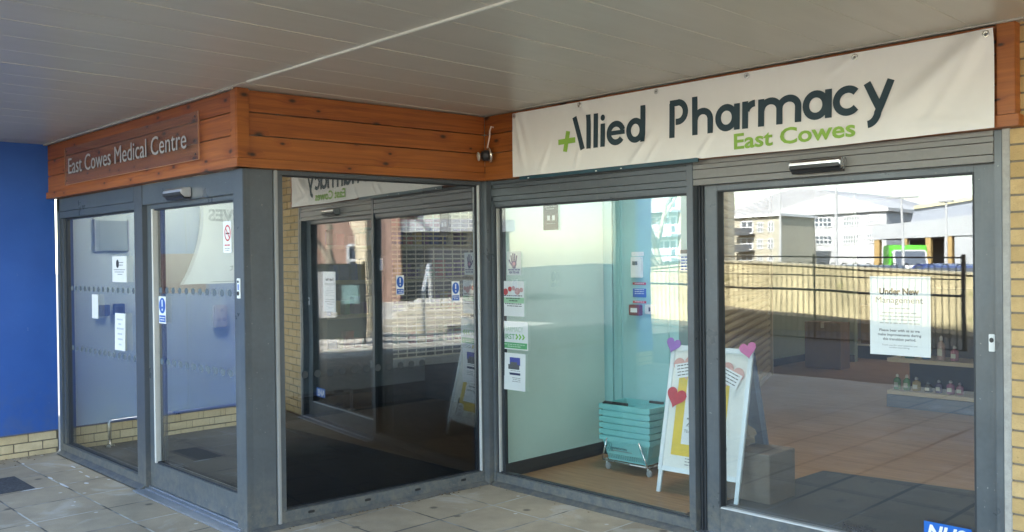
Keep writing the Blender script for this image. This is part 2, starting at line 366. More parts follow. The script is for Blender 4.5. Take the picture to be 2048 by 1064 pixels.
# white paint chips and grit swept against the frames
chip = MB()
for (x, y, l, s_) in ((-2.78, -1.945, .13, .02), (-2.55, -1.965, .09, .018), (-2.36, -1.98, .11, .02), (-2.14, -2.06, .07, .03), (-2.52, -2.195, .14, .02), (-2.2, -2.2, .22, .024), (-2.24, -2.4, .03, .17), (-1.66, -2.3, .03, .02), (-3.2, -2.19, .08, .02)):
    n = 9; pts = [(x+math.cos(6.283*i/n)*l*.5*random.uniform(.6, 1.1), y+math.sin(6.283*i/n)*s_*.5*random.uniform(.6, 1.2)) for i in range(n)]
    k = len(chip.v); chip.v += [(a, b, .003) for a, b in pts]; chip.f.append(tuple(range(k, k+n)))
put('paint_flakes', chip, pm('white_flake', (.70, .71, .72), .8), label='white flakes of old paint on slabs by the medical centre frame', cat='paint flakes', kind='stuff')
grit = MB()
for i in range(150):
    if i < 90: q = FB(random.uniform(.03, 1.7), random.uniform(.06, .13)*random.random()**.6, 0)
    elif i < 120: q = FC(random.uniform(.03, 2.4), random.uniform(.05, .16)*random.random(), 0)
    else: q = FW(-3.47+abs(random.gauss(0, .1)), -2.0+random.uniform(-.4, .05), 0)
    r = random.uniform(.003, .011); 
    pts = [(q.x+math.cos(a)*r*random.uniform(.5, 1.2), q.y+math.sin(a)*r*random.uniform(.5, 1.2), .003+random.random()*.006) for a in (0, 1.3, 2.6, 3.9, 5.2)]
    k = len(grit.v); grit.v += pts+[(q.x, q.y, .004+r*.6)]; grit.f += [(k+j, k+(j+1) % 5, k+5) for j in range(5)]
put('dead_leaves', grit, pm('leaf_litter', (.16, .11, .065), .9, 0, .6, 90), label='small dead leaves and grit gathered along the frame bottoms', cat='leaf litter', kind='stuff')

# ---------------------------------------------------------------- building, brick walls, blue wall, canopy
bt = thing('upper_storeys', 'buff brick upper storeys of the building above the shop canopy', 'building', (3.2, 5, 2.72))
put('wall', B_(FW, -3.5, 9.9, .0, 14, 2.74, 11.3), pm('upper_brick', (.42, .30, .15), .9, 0, .15, 5), bt)
put('parapet', B_(FW, -3.6, 10.0, 0, 14.1, 11.3, 11.35), GREY, bt)
bw = thing('brick_wall', 'buff brick wall with deep raked joints right of the pharmacy doors', 'wall', (6.6, .2, 0))
bricks(FC, 3.455, 5.4, 0, 2.7, 0., BUFF, bw, 'facing_bricks')
put('backing', B_(FW, 3.46, 9.9, .08, .3, 0, 2.72), MORTAR, bw)
put('plain_brickwork', B_(FC, 5.4, 9.9, -.07, 0, 0, 2.72), pm('far_brick', (.46, .32, .15), .9, 0, .2, 12), bw)
put('mastic_bead', B_(FC, LC+.001, 3.458, -.06, .004, 0, ZB+.02), pm('grey_mastic', (.36, .35, .33), .8, 0, .25, 20), bw, bev=.003)
bl = thing('blue_wall', 'bright blue panelled side wall on a low cream brick plinth', 'wall', (XW-.1, -4, 0))
FX = lambda u, w_, z: Vector((XW+w_, u, z))       # u runs along y, w faces +x
BLUEP, _t, _b = mat('blue_cladding'); _p = pos(_t)
_s = N(_t, 'ShaderNodeSeparateXYZ'); L(_t, _p, _s.inputs[0])
_c = mixc(_t, ramp(_t, noise(_t, 2.2, 5, .6, _p), .3, .7), (.019, .093, .38), (.025, .115, .45))
_c = mixc(_t, math_n(_t, 'MULTIPLY', ramp(_t, _s.outputs[2], .2, .75, .5, 0), ramp(_t, noise(_t, 9, 6, .7, _p), .42, .62)), _c, (.075, .12, .26))
_c = mixc(_t, ramp(_t, noise(_t, 26, 3, .7, _p), .70, .74, 0, .5), _c, (.2, .28, .5))
L(_t, _c, _b.inputs['Base Color']); L(_t, ramp(_t, noise(_t, 4, 4, .6, _p), .3, .7, .38, .55), _b.inputs['Roughness'])
put('cladding_panel', B_(FX, -6.5, YA-.004, -.12, .012, .200, 2.9), BLUEP, bl)
for y_ in (-2.86, -4.06, -5.26): put('panel_joint', B_(FX, y_-.004, y_+.004, .0, .0135, .2, 2.63), pm('joint_blue', (.012, .05, .19), .5), bl)
put('drip_trim', B_(FX, -6.5, YA-.004, -.02, .016, .190, .200), pm('drip', (.1, .12, .2), .5), bl)
bricks(FX, -6.5, YA-.005, -.035, .19, 0., CREAM, bl, 'plinth_bricks', .06)
put('core', B_(FX, -6.5, YA+.02, -.5, -.06, -.3, 2.9), MORTAR, bl)
ct = thing('canopy_soffit', 'flat grey metal panelled soffit over the entrance with a bright white joint strip', 'canopy', (1, -2, ZT))
CEIL = ceil_m(); xs = -3.6+.05
k = 0; jx = [.362+.297*i for i in range(-14, 32)]
pan = MB()
CE = -3.55
for a, b in zip(jx[:-1], jx[1:]):
    pan.box(FW, a+.0042, b-.0042, CE, -1.932, ZT+random.uniform(0, .0015), ZT+.05)
    if a > -.4: pan.box(FW, a+.0042, b-.0042, -1.918, .02, ZT+random.uniform(0, .0015), ZT+.05)
put('soffit_panel', pan, CEIL, ct)
put('joint_backing', B_(FW, -3.9, 9.4, CE, .02, ZT+.003, ZT+.03), pm('joint_white', (.68, .65, .58), .6), ct)
put('joint_strip', MB().box(FW, .12, 9.4, -1.931, -1.919, ZT-.008, ZT+.004), pm('white_upvc', (.80, .78, .72), .4), ct)
put('edge_bead', MB().box(FW, -3.5, -.1, YA-.088, YA-.070, ZT-.009, ZT+.004).box(FW, .4, 3.55, -.086, -.07, ZT-.005, ZT+.004), pm('grey_bead', (.42, .40, .36), .6), ct)
put('canopy_fascia', B_(FW, -3.9, 9.4, CE-.03, CE, ZT-.02, ZT+.4), GREY, ct)
put('canopy_roof', B_(FW, -3.9, 9.4, CE, .0, ZT+.052, ZT+.3), MORTAR, ct)

# ---------------------------------------------------------------- timber fascias
def fascia(F, u0, u1, parent, trims):
    mb = MB(); zz = ZB+.055; hs = [.138, .136, ZT-ZB-.055-.274]
    for h in hs:
        mb.box(F, u0, u1, 0, EF-.012, zz+.001, zz+h-.0055); zz += h
    put('boarding', mb, TIMBER, parent, bev=.003)
    put('base_trim', B_(F, u0-trims[2], u1+trims[3], -.02, EF+.006, ZB, ZB+.053), TIMBER, parent, bev=.003)
    tr = MB()
    for t0, t1 in trims[:2]:
        if t1 > t0: tr.box(F, t0, t1, -.01, EF+.002, ZB+.055, ZT-.001)
    if tr.v: put('corner_trim', tr, TIMBER, parent, bev=.002)
f1 = thing('timber_fascia', 'orange varnished pine fascia wrapping the medical centre corner under the soffit', 'fascia', (-1.8, YA, ZB))
fascia(FA, XW+.002, P1.x+.022, f1, ((0, 0), (P1.x+.02, P1.x+.075), 0, .055))
fascia(FB, .049, LB+.001, f1, ((0, 0), (LB+.003, LB+.064), 0, .064))
f2 = thing('timber_fascia', 'orange varnished pine fascia mostly hidden behind the white pharmacy banner', 'fascia', (1.7, 0, ZB))
fascia(FC, .046, 3.4245, f2, ((3.425, 3.5), (0, 0), 0, .09))

# ---------------------------------------------------------------- medical centre shopfront (A and B faces)
ms = thing('medical_shopfront', 'dark grey aluminium framed glass corner entrance of the medical centre', 'shopfront', (-1.7, YA, 0))
hd = MB()
hd.box(FA, -3.45, -1.776, -.09, -.002, 2.006, 2.06).box(FA, -3.45, -1.776, -.09, 0, 2.063, 2.172)
hd.box(FA, -1.63, -.20, -.12, -.004, 2.03, 2.172)
put('header', hd, GREY, ms, bev=.002)
put('post', MB().box(FA, -3.45, -3.385, -.09, 0, 0, 2.172), GREY, ms, bev=.002)
put('post', MB().box(FA, -3.372, -3.325, -.09, -.012, .09, 2.0), GREYM, ms, bev=.002)
put('edge_trim', MB().box(FA, -3.490, -3.462, -.08, -.012, .19, 2.172), pm('pale_sealant', (.55, .54, .5), .7), ms)
put('post_infill', MB().box(FA, -3.5, -3.45, -.09, -.03, 0, 2.172).box(FA, -3.385, -3.372, -.09, -.03, 0.09, 2.0), GREYD, ms)
put('mullion', MB().box(FA, -1.776, -1.63, -.09, 0, .0, 2.172), GREYM, ms, bev=.002)
put('sill', MB().box(FA, -3.385, -1.776, -.09, -.001, .0, .085), GREY, ms, bev=.002)
put('flashing', MB().prism(lambda u, w_, z: FA(w_, u, z), [(0, .03), (.045, .006), (.045, .001), (0, .001)], -3.4, -1.64), GREYM, ms)
put('glazing_gasket', MB().box(FA, -3.325, -3.285, -.075, -.03, .085, 2.006).box(FA, -3.285, -1.776, -.07, -.03, 1.993, 2.008).box(FA, -3.285, -1.776, -.07, -.03, .085, .098).box(FA, -1.80, -1.776, -.07, -.02, .098, 1.993), GREYD, ms)
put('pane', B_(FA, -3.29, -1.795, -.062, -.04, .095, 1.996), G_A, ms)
put('pocket', B_(FA, -1.63, -1.535, -.125, -.105, .0, 2.03), GREYD, ms)
pk = put('corner_post', MB().box(FA, -.262, P1.x+.004, -.13, .0, 0, 2.174), GREY, ms, bev=.003)
cp = MB().box(FB, 1.643, LB-.004, -.12, .0005, -.01, 2.174)
put('corner_post', cp, GREY, ms, bev=.003)
put('glazing_bead', MB().box(FB, 1.612, 1.636, -.09, .006, 0, 2.174), pm('light_bead', (.30, .31, .31), .35), ms, bev=.004)
put('frame_rail', MB().box(FB, .0, 1.612, -.09, -.003, 2.149, 2.174).box(FB, .0, 1.612, -.09, -.002, 0., .088), GREY, ms, bev=.002)
put('side_stile', MB().box(FB, 1.577, 1.6115, -.09, -.005, .088, 2.149).box(FB, -.004, .068, -.09, -.004, .088, 2.149), GREY, ms, bev=.002)
put('corner_strip', MB().box(FB, .063, .0725, -.02, -.0015, .095, 2.147), pm('bright_bead', (.6, .62, .63), .3), ms)
put('inside_corner', MB().box(FW, -.03, .046, -.042, .09, 0, 2.174), GREY, ms, bev=.003)
put('gasket', MB().box(FB, .0725, 1.577, -.06, -.03, 2.138, 2.149).box(FB, .0725, 1.577, -.06, -.03, .088, .097).box(FB, .0725, .080, -.06, -.028, .09, 2.147).box(FB, 1.570, 1.577, -.06, -.028, .09, 2.147), GREYD, ms)
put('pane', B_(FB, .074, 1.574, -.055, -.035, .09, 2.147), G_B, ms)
for u in (1.415, 1.011, .621, .235): put('drain_cap', B_(FB, u-.022, u+.022, -.01, .003, .048, .064), BLACK, ms, bev=.003)
put('side_flashing', MB().prism(lambda u, w_, z: FB(w_, u, z), [(0, .02), (.05, .004), (.05, .001), (0, .001)], .02, 1.8), GREYM, ms)
# sliding door of A
dr = put('sliding_door', MB().box(FA, -1.70, -1.552, -.10, -.035, .03, 2.03).box(FA, -.285, -.264, -.10, -.035, .03, 2.03).box(FA, -1.552, -.285, -.10, -.035, .03, .200).box(FA, -1.552, -.285, -.10, -.035, 2.0, 2.03), GREY, ms)
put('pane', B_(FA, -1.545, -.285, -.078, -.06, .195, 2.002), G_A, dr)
put('edge_seal', MB().box(FA, -1.552, -1.528, -.07, -.033, .202, 1.998), pm('pale_seal', (.62, .60, .55), .5), dr)
put('gasket', MB().box(FA, -1.55, -.285, -.07, -.045, 1.988, 2.0).box(FA, -1.55, -.285, -.07, -.045, .2, .212), GREYD, dr)
put('threshold', MB().box(FA, -1.63, -.20, -.14, .012, .0, .018).box(FA, -1.63, -.20, -.14, -.02, .018, .027).box(FA, -1.66, -.19, .012, .085, .0, .010), pm('worn_aluminium', (.42, .45, .50), .35, .7, .2, 30), ms, bev=.002)
for r_, zz in ((0, 1.413), (1, .912)):
    mb = MB()
    for i in range(14): mb.disc(FA, -3.22+i*.101, zz, .024, .022, -.0395, -.0385, 12)
    put('manifestation_dots', mb, pm('etched_dot', (.10, .13, .16), .8), ms)
    mb = MB()
    for i in range(12): mb.disc(FA, -1.47+i*.103, zz+.012, .026, .023, -.0595, -.0585, 12)
    put('manifestation_dots', mb, MATS['etched_dot'], dr)
mb = MB()
for i in range(11): mb.disc(FB, 1.43-i*.088, .908, .023, .023, -.0345, -.0335, 14)
put('manifestation_dots', mb, pm('etched_dot_dark', (.035, .042, .048), .8), ms)
def sensor(F, u0, u1, z0, z1, parent, w0=0.):
    s = put('door_sensor', MB().prism(lambda a, b, c: F(b, a, c), [(w0, z0), (w0, z1), (w0+.05, z1), (w0+.07, z1-.015), (w0+.07, z0+.02), (w0+.045, z0)], u0, u1), SILV, parent, bev=.004)
    put('sensor_lens', MB().prism(lambda a, b, c: F(b, a, c), [(w0+.072, z0+.012), (w0+.0725, z0+.030), (w0+.046, z0-.012), (w0+.004, z0-.012), (w0+.004, z0-.002), (w0+.044, z0-.002)], u0+.006, u1-.006), BLACK, s)
sensor(FA, -1.11, -.83, 2.045, 2.105, ms)
sw = put('door_switch', B_(FA, -.219, -.180, 0, .006, 1.40, 1.52), WHITEM, ms, bev=.002)
put('lock_barrel', MB().disc(FA, -.2, 1.43, .011, .013, .006, .010).disc(FA, -.2, 1.50, .007, .008, .006, .009), BLACK, sw)
put('label_print', MB().box(FA, -.207, -.193, .0062, .0068, 1.45, 1.485), BLUES, sw)

# ---------------------------------------------------------------- pharmacy shopfront (C face)
ps = thing('pharmacy_shopfront', 'dark grey aluminium pharmacy shopfront with fixed window and automatic glass door', 'shopfront', (1.7, 0, 0))
hd = MB()
for z0, z1, w_ in ((1.992, 2.026, -.012), (2.030, 2.062, 0), (2.066, 2.116, .002), (2.120, 2.147, 0), (2.150, 2.173, .001)): hd.box(FC, .05, 1.73, -.09, w_, z0, z1)
put('header', hd, GREY, ps, bev=.0012)
hd = MB()
for z0, z1, w_ in ((2.03, 2.063, 0), (2.067, 2.118, .002), (2.122, 2.147, 0), (2.150, 2.173, .001)): hd.box(FC, 1.776, 3.39, -.13, w_, z0, z1)
put('header', hd, pm('dusty_grey', (.21, .205, .195), .45, 0, .12, 8), ps, bev=.0012)
put('post', B_(FC, .047, .070, -.09, .0, 0, 2.173), GREY, ps, bev=.002)
put('post', B_(FC, 3.392, LC, -.13, .0, 0, 2.173), GREY, ps, bev=.002)
put('mullion', B_(FC, 1.73, 1.775, -.09, .003, 0, 2.173), GREY, ps, bev=.002)
put('sill', B_(FC, .07, 1.73, -.09, -.001, 0.0, .080), GREY, ps, bev=.002)
put('flashing', MB().prism(lambda u, w_, z: FC(w_, u, z), [(0, .022), (.055, .004), (.055, .001), (0, .001)], .06, 1.76), GREYM, ps)
put('gasket', MB().box(FC, .07, .083, -.06, -.022, .08, 1.992).box(FC, .092, .125, -.07, -.042, .08, 1.992).box(FC, .083, 1.73, -.06, -.02, 1.978, 1.992).box(FC, .083, 1.73, -.06, -.024, .080, .088).box(FC, 1.722, 1.73, -.06, -.018, .08, 1.992), GREYD, ps)
put('glazing_bead', B_(FC, .083, .092, -.05, -.02, .085, 1.98), pm('pale_bead', (.5, .5, .48), .4), ps)
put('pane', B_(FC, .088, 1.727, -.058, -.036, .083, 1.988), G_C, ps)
put('pocket', MB().box(FC, 1.775, 1.81, -.20, -.05, 0, 2.03).box(FC, 1.79, 1.797, -.05, -.035, 0, 2.03), GREYD, ps)
dc = put('sliding_door', MB().box(FC, 1.805, 1.897, -.135, -.062, .012, 2.036).box(FC, 3.284, 3.392, -.135, -.062, .012, 2.036).box(FC, 1.897, 3.284, -.135, -.062, .012, .165).box(FC, 1.897, 3.284, -.135, -.062, 1.995, 2.036), GREY, ps, bev=.002)
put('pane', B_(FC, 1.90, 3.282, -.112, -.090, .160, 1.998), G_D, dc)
put('gasket', MB().box(FC, 1.894, 1.903, -.11, -.06, .165, 1.995).box(FC, 3.278, 3.286, -.11, -.06, .165, 1.995).box(FC, 1.9, 3.28, -.11, -.061, 1.988, 1.997), GREYD, dc)
put('glazing_bead', B_(FC, 1.90, 3.28, -.085, -.060, .163, .171), pm('bright_rubber', (.55, .57, .58), .35), dc)
put('threshold', MB().box(FC, 1.776, 3.39, -.14, .012, .0, .018).box(FC, 1.776, 3.39, .012, .07, 0, .01), MATS['worn_aluminium'], ps, bev=.002)
ks = put('key_switch', B_(FC, 3.345, 3.372, -.063, -.056, 1.165, 1.245), WHITEM, dc, bev=.002)
put('key_barrel', MB().disc(FC, 3.358, 1.218, .009, .011, -.056, -.052), BLACK, ks)
sensor(FC, 2.42, 2.70, 2.055, 2.110, ps, .003)

# ---------------------------------------------------------------- banner and signs
CREASES = ((3.40, 2.60, 2.86, 2.19, .012, .055), (3.40, 2.60, 3.10, 2.18, .009, .03), (3.36, 2.20, 2.92, 2.27, .006, .025), (.39, 2.60, .50, 2.17, .007, .022), (.62, 2.17, .74, 2.42, .007, .018), (.93, 2.17, .99, 2.36, .006, .016), (1.38, 2.17, 1.56, 2.37, .007, .018), (1.50, 2.17, 1.62, 2.32, .005, .014), (1.86, 2.17, 1.99, 2.33, .006, .016), (.985, 2.60, 1.09, 2.47, .005, .02), (2.79, 2.60, 2.60, 2.50, .005, .02))
def wr(u, z):
    """slack vinyl: diagonal folds from the eyelets and a wavy bottom hem"""
    t = (z-2.17)/.44; s = 0
    s += .0035*math.sin(u*5.1+1)*(1-t)+.0022*math.sin(u*11.3+z*9)*(1-t)**2
    s += .004*math.exp(-((u-3.2)*1.1-(z-2.45))**2/.004)+.003*math.exp(-((u-2.95)+(2.42-z)*1.3)**2/.006)*(1-t)
    s += .003*math.exp(-((u-.55)-(z-2.2)*.6)**2/.0012)*(1-t)+.0025*math.exp(-((u-1.45)-(z-2.2)*.7)**2/.0016)*(1-t)
    s += .006*math.exp(-((u-.45)-(2.60-z)*.35)**2/.0009)*max(0, 1-(2.6-z)*2.2)+.007*math.exp(-((3.40-u)-(2.60-z)*1.5)**2/.004)*max(0, 1-(2.6-z)*1.8)+.004*math.sin(u*2.3+.4)**2*(1-t)
    for c_ in (.985, 1.585, 2.188, 2.79): s += .0035*math.exp(-((u-c_)**2)/.0006)*(t-.3)**2*1.5
    for (a, b, c, d, am, wd) in CREASES:
        lx, lz = c-a, d-b; ln = math.hypot(lx, lz); q = ((u-a)*lx+(z-b)*lz)/ln; dd = ((u-a)*lz-(z-b)*lx)/ln
        s += am*math.exp(-(dd/wd)**2)*max(0, min(1, q/ln*3+.3))*max(0, min(1, (1-q/ln)*2.2))
    return max(0, s*1.3)+.008
def hem(u): return 2.1775-(.009*max(0, min(1, (u-1.86)/.03)))+.004*math.sin(u*4+.6)*max(0, min(1, (u-1.8)/.2))
WB = EF+.011
bn = thing('banner', 'white vinyl pharmacy banner with dark teal and green lettering', 'banner', (1.9, -WB, 2.17))
mb = MB(); nu, nz = 260, 40
for j in range(nz+1):
    for i in range(nu+1):
        u = .366+(3.422-.366)*i/nu; z0 = hem(u); z = z0+(2.612-z0)*j/nz; mb.v.append(tuple(FC(u, WB+wr(u, z), z)))
for j in range(nz):
    for i in range(nu): a = j*(nu+1)+i; mb.f.append((a, a+1, a+nu+2, a+nu+1))
put('sheet', mb, pm('banner_vinyl', (.77, .75, .73), .5, 0, .03, 3), bn, smooth=True)
def arc(cx, cz, rx, rz, a0, a1, n=22): return [(cx+rx*math.cos(R(a0+(a1-a0)*i/n)), cz+rz*math.sin(R(a0+(a1-a0)*i/n))) for i in range(n+1)]
def line(a, b, n=10): return [(a[0]+(b[0]-a[0])*i/n, a[1]+(b[1]-a[1])*i/n) for i in range(n+1)]
HW = .0182; BL, XH, CAP = 2.307, 2.455, 2.524; lt = MB(); cnt = [0]
def S(pts, closed=False, hw=HW):
    cnt[0] += 1; merge(lt, strip(FC, pts, hw, WB+.003+cnt[0]*.00006, wr, closed))
cz, rz = (BL+XH)/2, (XH-BL)/2-HW+.001
S(line((.938, CAP-.004), (1.006, BL)))
S(line((1.0555, BL), (1.0575, CAP-.003))); S(line((1.114, BL), (1.118, CAP-.003))); S(line((1.171, BL), (1.174, XH-.004)))
S(arc(1.174, 2.488, .0085, .0095, 0, 360, 14)[:-1], True, .0095)
# e
S(arc(1.278, cz, .056, rz, -38, -345, 30)); S(line((1.222, cz+.002), (1.347, cz+.002)), hw=.0135)
# d
S(arc(1.428, cz, .051, rz, 0, 360, 30)[:-1], True); S(line((1.4845, BL), (1.4865, CAP)))
# P
S(line((1.695, BL), (1.697, CAP-HW))); S(line((1.682, CAP-HW), (1.735, CAP-HW), 4)+arc(1.737, 2.452, .052, .0555, 90, -90)[1:]+[(1.722, 2.3965)])
# h
S(line((1.851, BL), (1.853, CAP))); S(arc(1.904, XH-HW-.048, .050, .048, 178, 0, 18)+line((1.954, XH-HW-.05), (1.953, BL), 6)[1:])
# a
S(arc(2.058, cz, .053, rz, 0, 360, 30)[:-1], True); S(line((2.124, BL+.001), (2.126, XH-.004)))
# r
S(line((2.175, BL), (2.177, XH-.001))); S(arc(2.235, 2.388, .052, .050, 165, 88, 10))
# m
S(line((2.272, BL), (2.274, XH-.002))); S(arc(2.328, XH-HW-.046, .052, .046, 178, 0, 18)+line((2.380, XH-HW-.05), (2.379, BL), 6)[1:])
S(arc(2.434, XH-HW-.046, .053, .046, 178, 0, 18)+line((2.487, XH-HW-.05), (2.485, BL), 6)[1:])
# a
S(arc(2.584, cz, .054, rz, 0, 360, 30)[:-1], True); S(line((2.651, BL+.001), (2.653, XH-.002)))
# c
S(arc(2.752, cz, .058, rz, 42, 318, 26))
# y
S(line((2.850, XH-.001), (2.912, 2.322))); S(line((2.968, XH), (2.904, 2.305), 8)+arc(2.852, 2.318, .054, .067, -12, -88, 10)[1:])
put('lettering', lt, NAVY, bn)
lt = MB(); cnt[0] = 0
S(line((.795, 2.372), (.943, 2.374)), hw=.0175); S(line((.853, 2.306), (.882, 2.436)), hw=.0175)
put('cross_emblem', lt, LIME, bn)
text('East Cowes', FC, 2.105, 2.203, WB+.0045, LIME, parent=bn, size=.082, width=.688, bold=.022, fn=wr)
for u, z in ((.388, 2.592), (.985, 2.592), (1.585, 2.592), (2.188, 2.592), (2.79, 2.590), (3.395, 2.588)):
    g = put('grommet', MB().lathe(FC(u, WB+wr(u, z)+.001, z), [(.016, 0), (.016, .002), (.011, .003), (.006, .002)], 16, (0, -1, 0)), STEEL, bn)
    put('screw', MB().lathe(FC(u, WB+wr(u, z)+.002, z), [(.0075, 0), (.006, .003), (.002, .0045)], 10, (0, -1, 0)), pm('screw_head', (.25, .24, .22), .4, .8), g)
ob = thing('sign_board', 'old dark teal sign board showing under the banner edge', 'sign', (1.1, -EF-.006, 2.155))
put('board', B_(FC, .42, 1.862, EF+.001, EF+.011, 2.156, 2.5), pm('board_teal', (.012, .06, .085), .4), ob)
mt = MB()
for u in (.5, 1.1, 1.3): mt.box(FC, u, u+.012, EF+.0105, EF+.014, 2.16, 2.166)
put('clips', mt, WHITEM, ob)
sg = thing('wall_sign', 'clear acrylic medical centre sign with raised silver letters on the timber fascia', 'sign', (-2, YA-EF, 2.29))
def acrylic():
    m, t, b = mat('acrylic'); t.nodes.remove(b); tr = N(t, 'ShaderNodeBsdfTransparent'); tr.inputs[0].default_value = (.93, .92, .92, 1)
    gl = N(t, 'ShaderNodeBsdfGlossy'); gl.inputs['Roughness'].default_value = .06; df = N(t, 'ShaderNodeBsdfDiffuse'); df.inputs[0].default_value = (.45, .38, .36, 1)
    m1 = N(t, 'ShaderNodeMixShader'); m1.inputs[0].default_value = .06; L(t, tr.outputs[0], m1.inputs[1]); L(t, gl.outputs[0], m1.inputs[2])
    m2 = N(t, 'ShaderNodeMixShader'); m2.inputs[0].default_value = .05; L(t, m1.outputs[0], m2.inputs[1]); L(t, df.outputs[0], m2.inputs[2])
    L(t, m2.outputs[0], t.nodes['Material Output'].inputs[0]); return m
put('acrylic_plate', B_(FA, -2.97, -.545, EF+.012, EF+.017, 2.258, 2.555), acrylic(), sg)
put('plate_edge', MB().box(FA, -2.974, -2.97, EF+.011, EF+.018, 2.258, 2.555).box(FA, -.545, -.541, EF+.011, EF+.018, 2.258, 2.555).box(FA, -2.97, -.545, EF+.011, EF+.018, 2.255, 2.258), pm('plate_edge', (.42, .22, .13), .4), sg)
SL = pm('silver_letter', (.44, .43, .43), .42, .25)
for dz_ in range(3): text('East Cowes Medical Centre', FA, -2.87, 2.340, EF+.019+dz_*.0025, SL if dz_ == 2 else GREYM, parent=sg, size=.125, width=2.17, bold=0)
sc_ = MB()
for u in (-2.93, -.585):
    for z in (2.29, 2.525): sc_.disc(FA, u, z, .007, .007, EF+.017, EF+.02, 10)
put('fixing', sc_, GREYD, sg)
# round lamp fitting with its loose wire in the inner corner
lf = thing('wall_lamp', 'small black and chrome lamp fitting hanging off the fascia in the inner corner', 'lamp', (.13, -.1, 2.36))
c0 = FC(.135, EF+.01, 2.352)
put('bezel', MB().lathe(c0, [(.034, 0), (.052, .002), (.056, .012), (.050, .020), (.040, .020), (.034, .014)], 24, (-.55, -1, -.15)), pm('chrome', (.75, .70, .6), .2, .9), lf, smooth=True)
put('lamp_body', MB().lathe(c0+Vector((-.016, -.026, -.006)), [(.036, -.012), (.040, 0), (.038, .02), (.030, .034), (.012, .040)], 20, (-.55, -1, -.15)), BLACK, lf, smooth=True)
put('rim', MB().lathe(c0+Vector((-.046, -.070, -.012)), [(.020, 0), (.030, .002), (.032, .009), (.026, .011)], 18, (-.55, -1, -.15)), pm('pale_rim', (.6, .58, .52), .35), lf, smooth=True)
put('wire', MB().tube([FC(.150, EF-.005, 2.545), FC(.143, EF+.012, 2.55), FC(.134, EF+.018, 2.52), FC(.130, EF+.016, 2.48), FC(.121, EF+.02, 2.44), FC(.120, EF+.03, 2.40)], .0055, 8), pm('pink_wire', (.62, .50, .44), .5), lf, smooth=True)

# ---------------------------------------------------------------- posters and stickers on the glass
RECESS = []
def poster(F, u0, u1, z0, z1, w_, name, label, cat='poster', m=PAPER, curl=.0015):
    t = thing(name, label, cat, F((u0+u1)/2, w_, z0)); RECESS.append((t, F, (u0+u1)/2, w_, (z0+z1)/2))
    mb = MB(); n = 6
    for j in range(n+1):
        for i in range(n+1):
            a, b = i/n, j/n; mb.v.append(tuple(F(u0+(u1-u0)*a, w_+curl*(abs(a-.5)*2)**3*(1-b)*.6+.0006, z0+(z1-z0)*b)))
    for j in range(n):
        for i in range(n): k = j*(n+1)+i; mb.f.append((k, k+1, k+n+2, k+n+1))
    put('sheet', mb, m, t); return t
def bars(F, u0, u1, w_, rows, m, parent, name='print_lines', h=.006):
    mb = MB(); rnd = random.Random(int(abs(u0)*1e4)+len(rows))
    for z, a, b in rows:
        u = u0+(u1-u0)*a
        e = u0+(u1-u0)*b
        while u < e-.004:
            l = rnd.uniform(.010, .034); mb.box(F, u, min(u+l, e), w_, w_+.0004, z-h/2, z+h/2); u += l+.005
    put(name, mb, m, parent)
WP = -.047    # notices sit between the two sheets of the glazed unit
t = poster(FC, .205, .352, 1.50, 1.668, WP, 'window_sticker', 'round white window sticker with a purple hand on the pharmacy window', 'sticker', pm('clear_film', (.70, .74, .74), .5), 0)
PUR = pm('purple_print', (.05, .03, .16), .5)
hand = MB().prism(FC, [(.255, 1.565), (.268, 1.548), (.292, 1.548), (.305, 1.575), (.305, 1.60), (.255, 1.60)], WP+.001, WP+.0015)
for (a, b, c, d) in ((.258, 1.595, .250, 1.642), (.272, 1.597, .270, 1.656), (.287, 1.597, .289, 1.654), (.300, 1.594, .308, 1.64), (.257, 1.57, .230, 1.61)): merge(hand, strip(FC, [(a, b), (c, d)], .0058, WP+.0013))
put('hand_emblem', hand, PUR, t); put('heart', MB().disc(FC, .28, 1.582, .014, .013, WP+.0018, WP+.002), pm('pink_print', (.5, .2, .35), .5), t)
text('ASK FOR ANI', FC, .279, 1.513, WP+.001, PUR, parent=t, size=.017, width=.10, bold=.03, align='CENTER')
bars(FC, .215, .345, WP+.001, [(1.539, .05, .95)], PUR, t, h=.007)
t = poster(FC, .158, .378, 1.212, 1.462, WP, 'window_poster', 'pale poster with red hearts and a green band under the round hand sticker', 'poster', PAPER)
put('green_band', B_(FC, .160, .376, WP+.001, WP+.0014, 1.305, 1.345), pm('pale_green', (.35, .6, .38), .6), t)
for u, z, r in ((.19, 1.385, .026), (.235, 1.405, .02), (.31, 1.39, .028), (.35, 1.40, .018), (.27, 1.41, .018)): put('red_heart', MB().disc(FC, u, z, r, r*.9, WP+.001, WP+.0014), RED if u < .25 else pm('rose', (.55, .3, .3), .5), t)
bars(FC, .165, .372, WP+.0016, [(1.358, .05, .95), (1.338, .15, .85), (1.322, .3, .7), (1.30, .1, .9), (1.285, .2, .9)], INK, t)
t = poster(FC, .135, .412, .978, 1.178, WP, 'window_poster', 'white poster reading Pharmacy First with green arrows and green band', 'poster', PAPER)
text('PHARMACY', FC, .155, 1.105, WP+.0022, pm('mint_print', (.42, .58, .44), .5), parent=t, size=.035, width=.21)
text('FIRST', FC, .155, 1.052, WP+.0022, pm('green_poster', (.10, .38, .15), .5), parent=t, size=.036, width=.125, bold=.01)
ch = MB()
for i in range(3): merge(ch, strip(FC, [(.29+i*.033, 1.088), (.308+i*.033, 1.07), (.29+i*.033, 1.052)], .0055, WP+.0012))
put('arrows', ch, pm('arrow_green', (.2, .5, .06), .5), t)
put('green_band', B_(FC, .145, .402, WP+.001, WP+.0014, .986, 1.028), MATS['green_poster'], t)
bars(FC, .16, .39, WP+.0016, [(1.014, .05, .95), (1.0, .2, .8)], pm('pale_ink', (.5, .65, .5), .6), t)
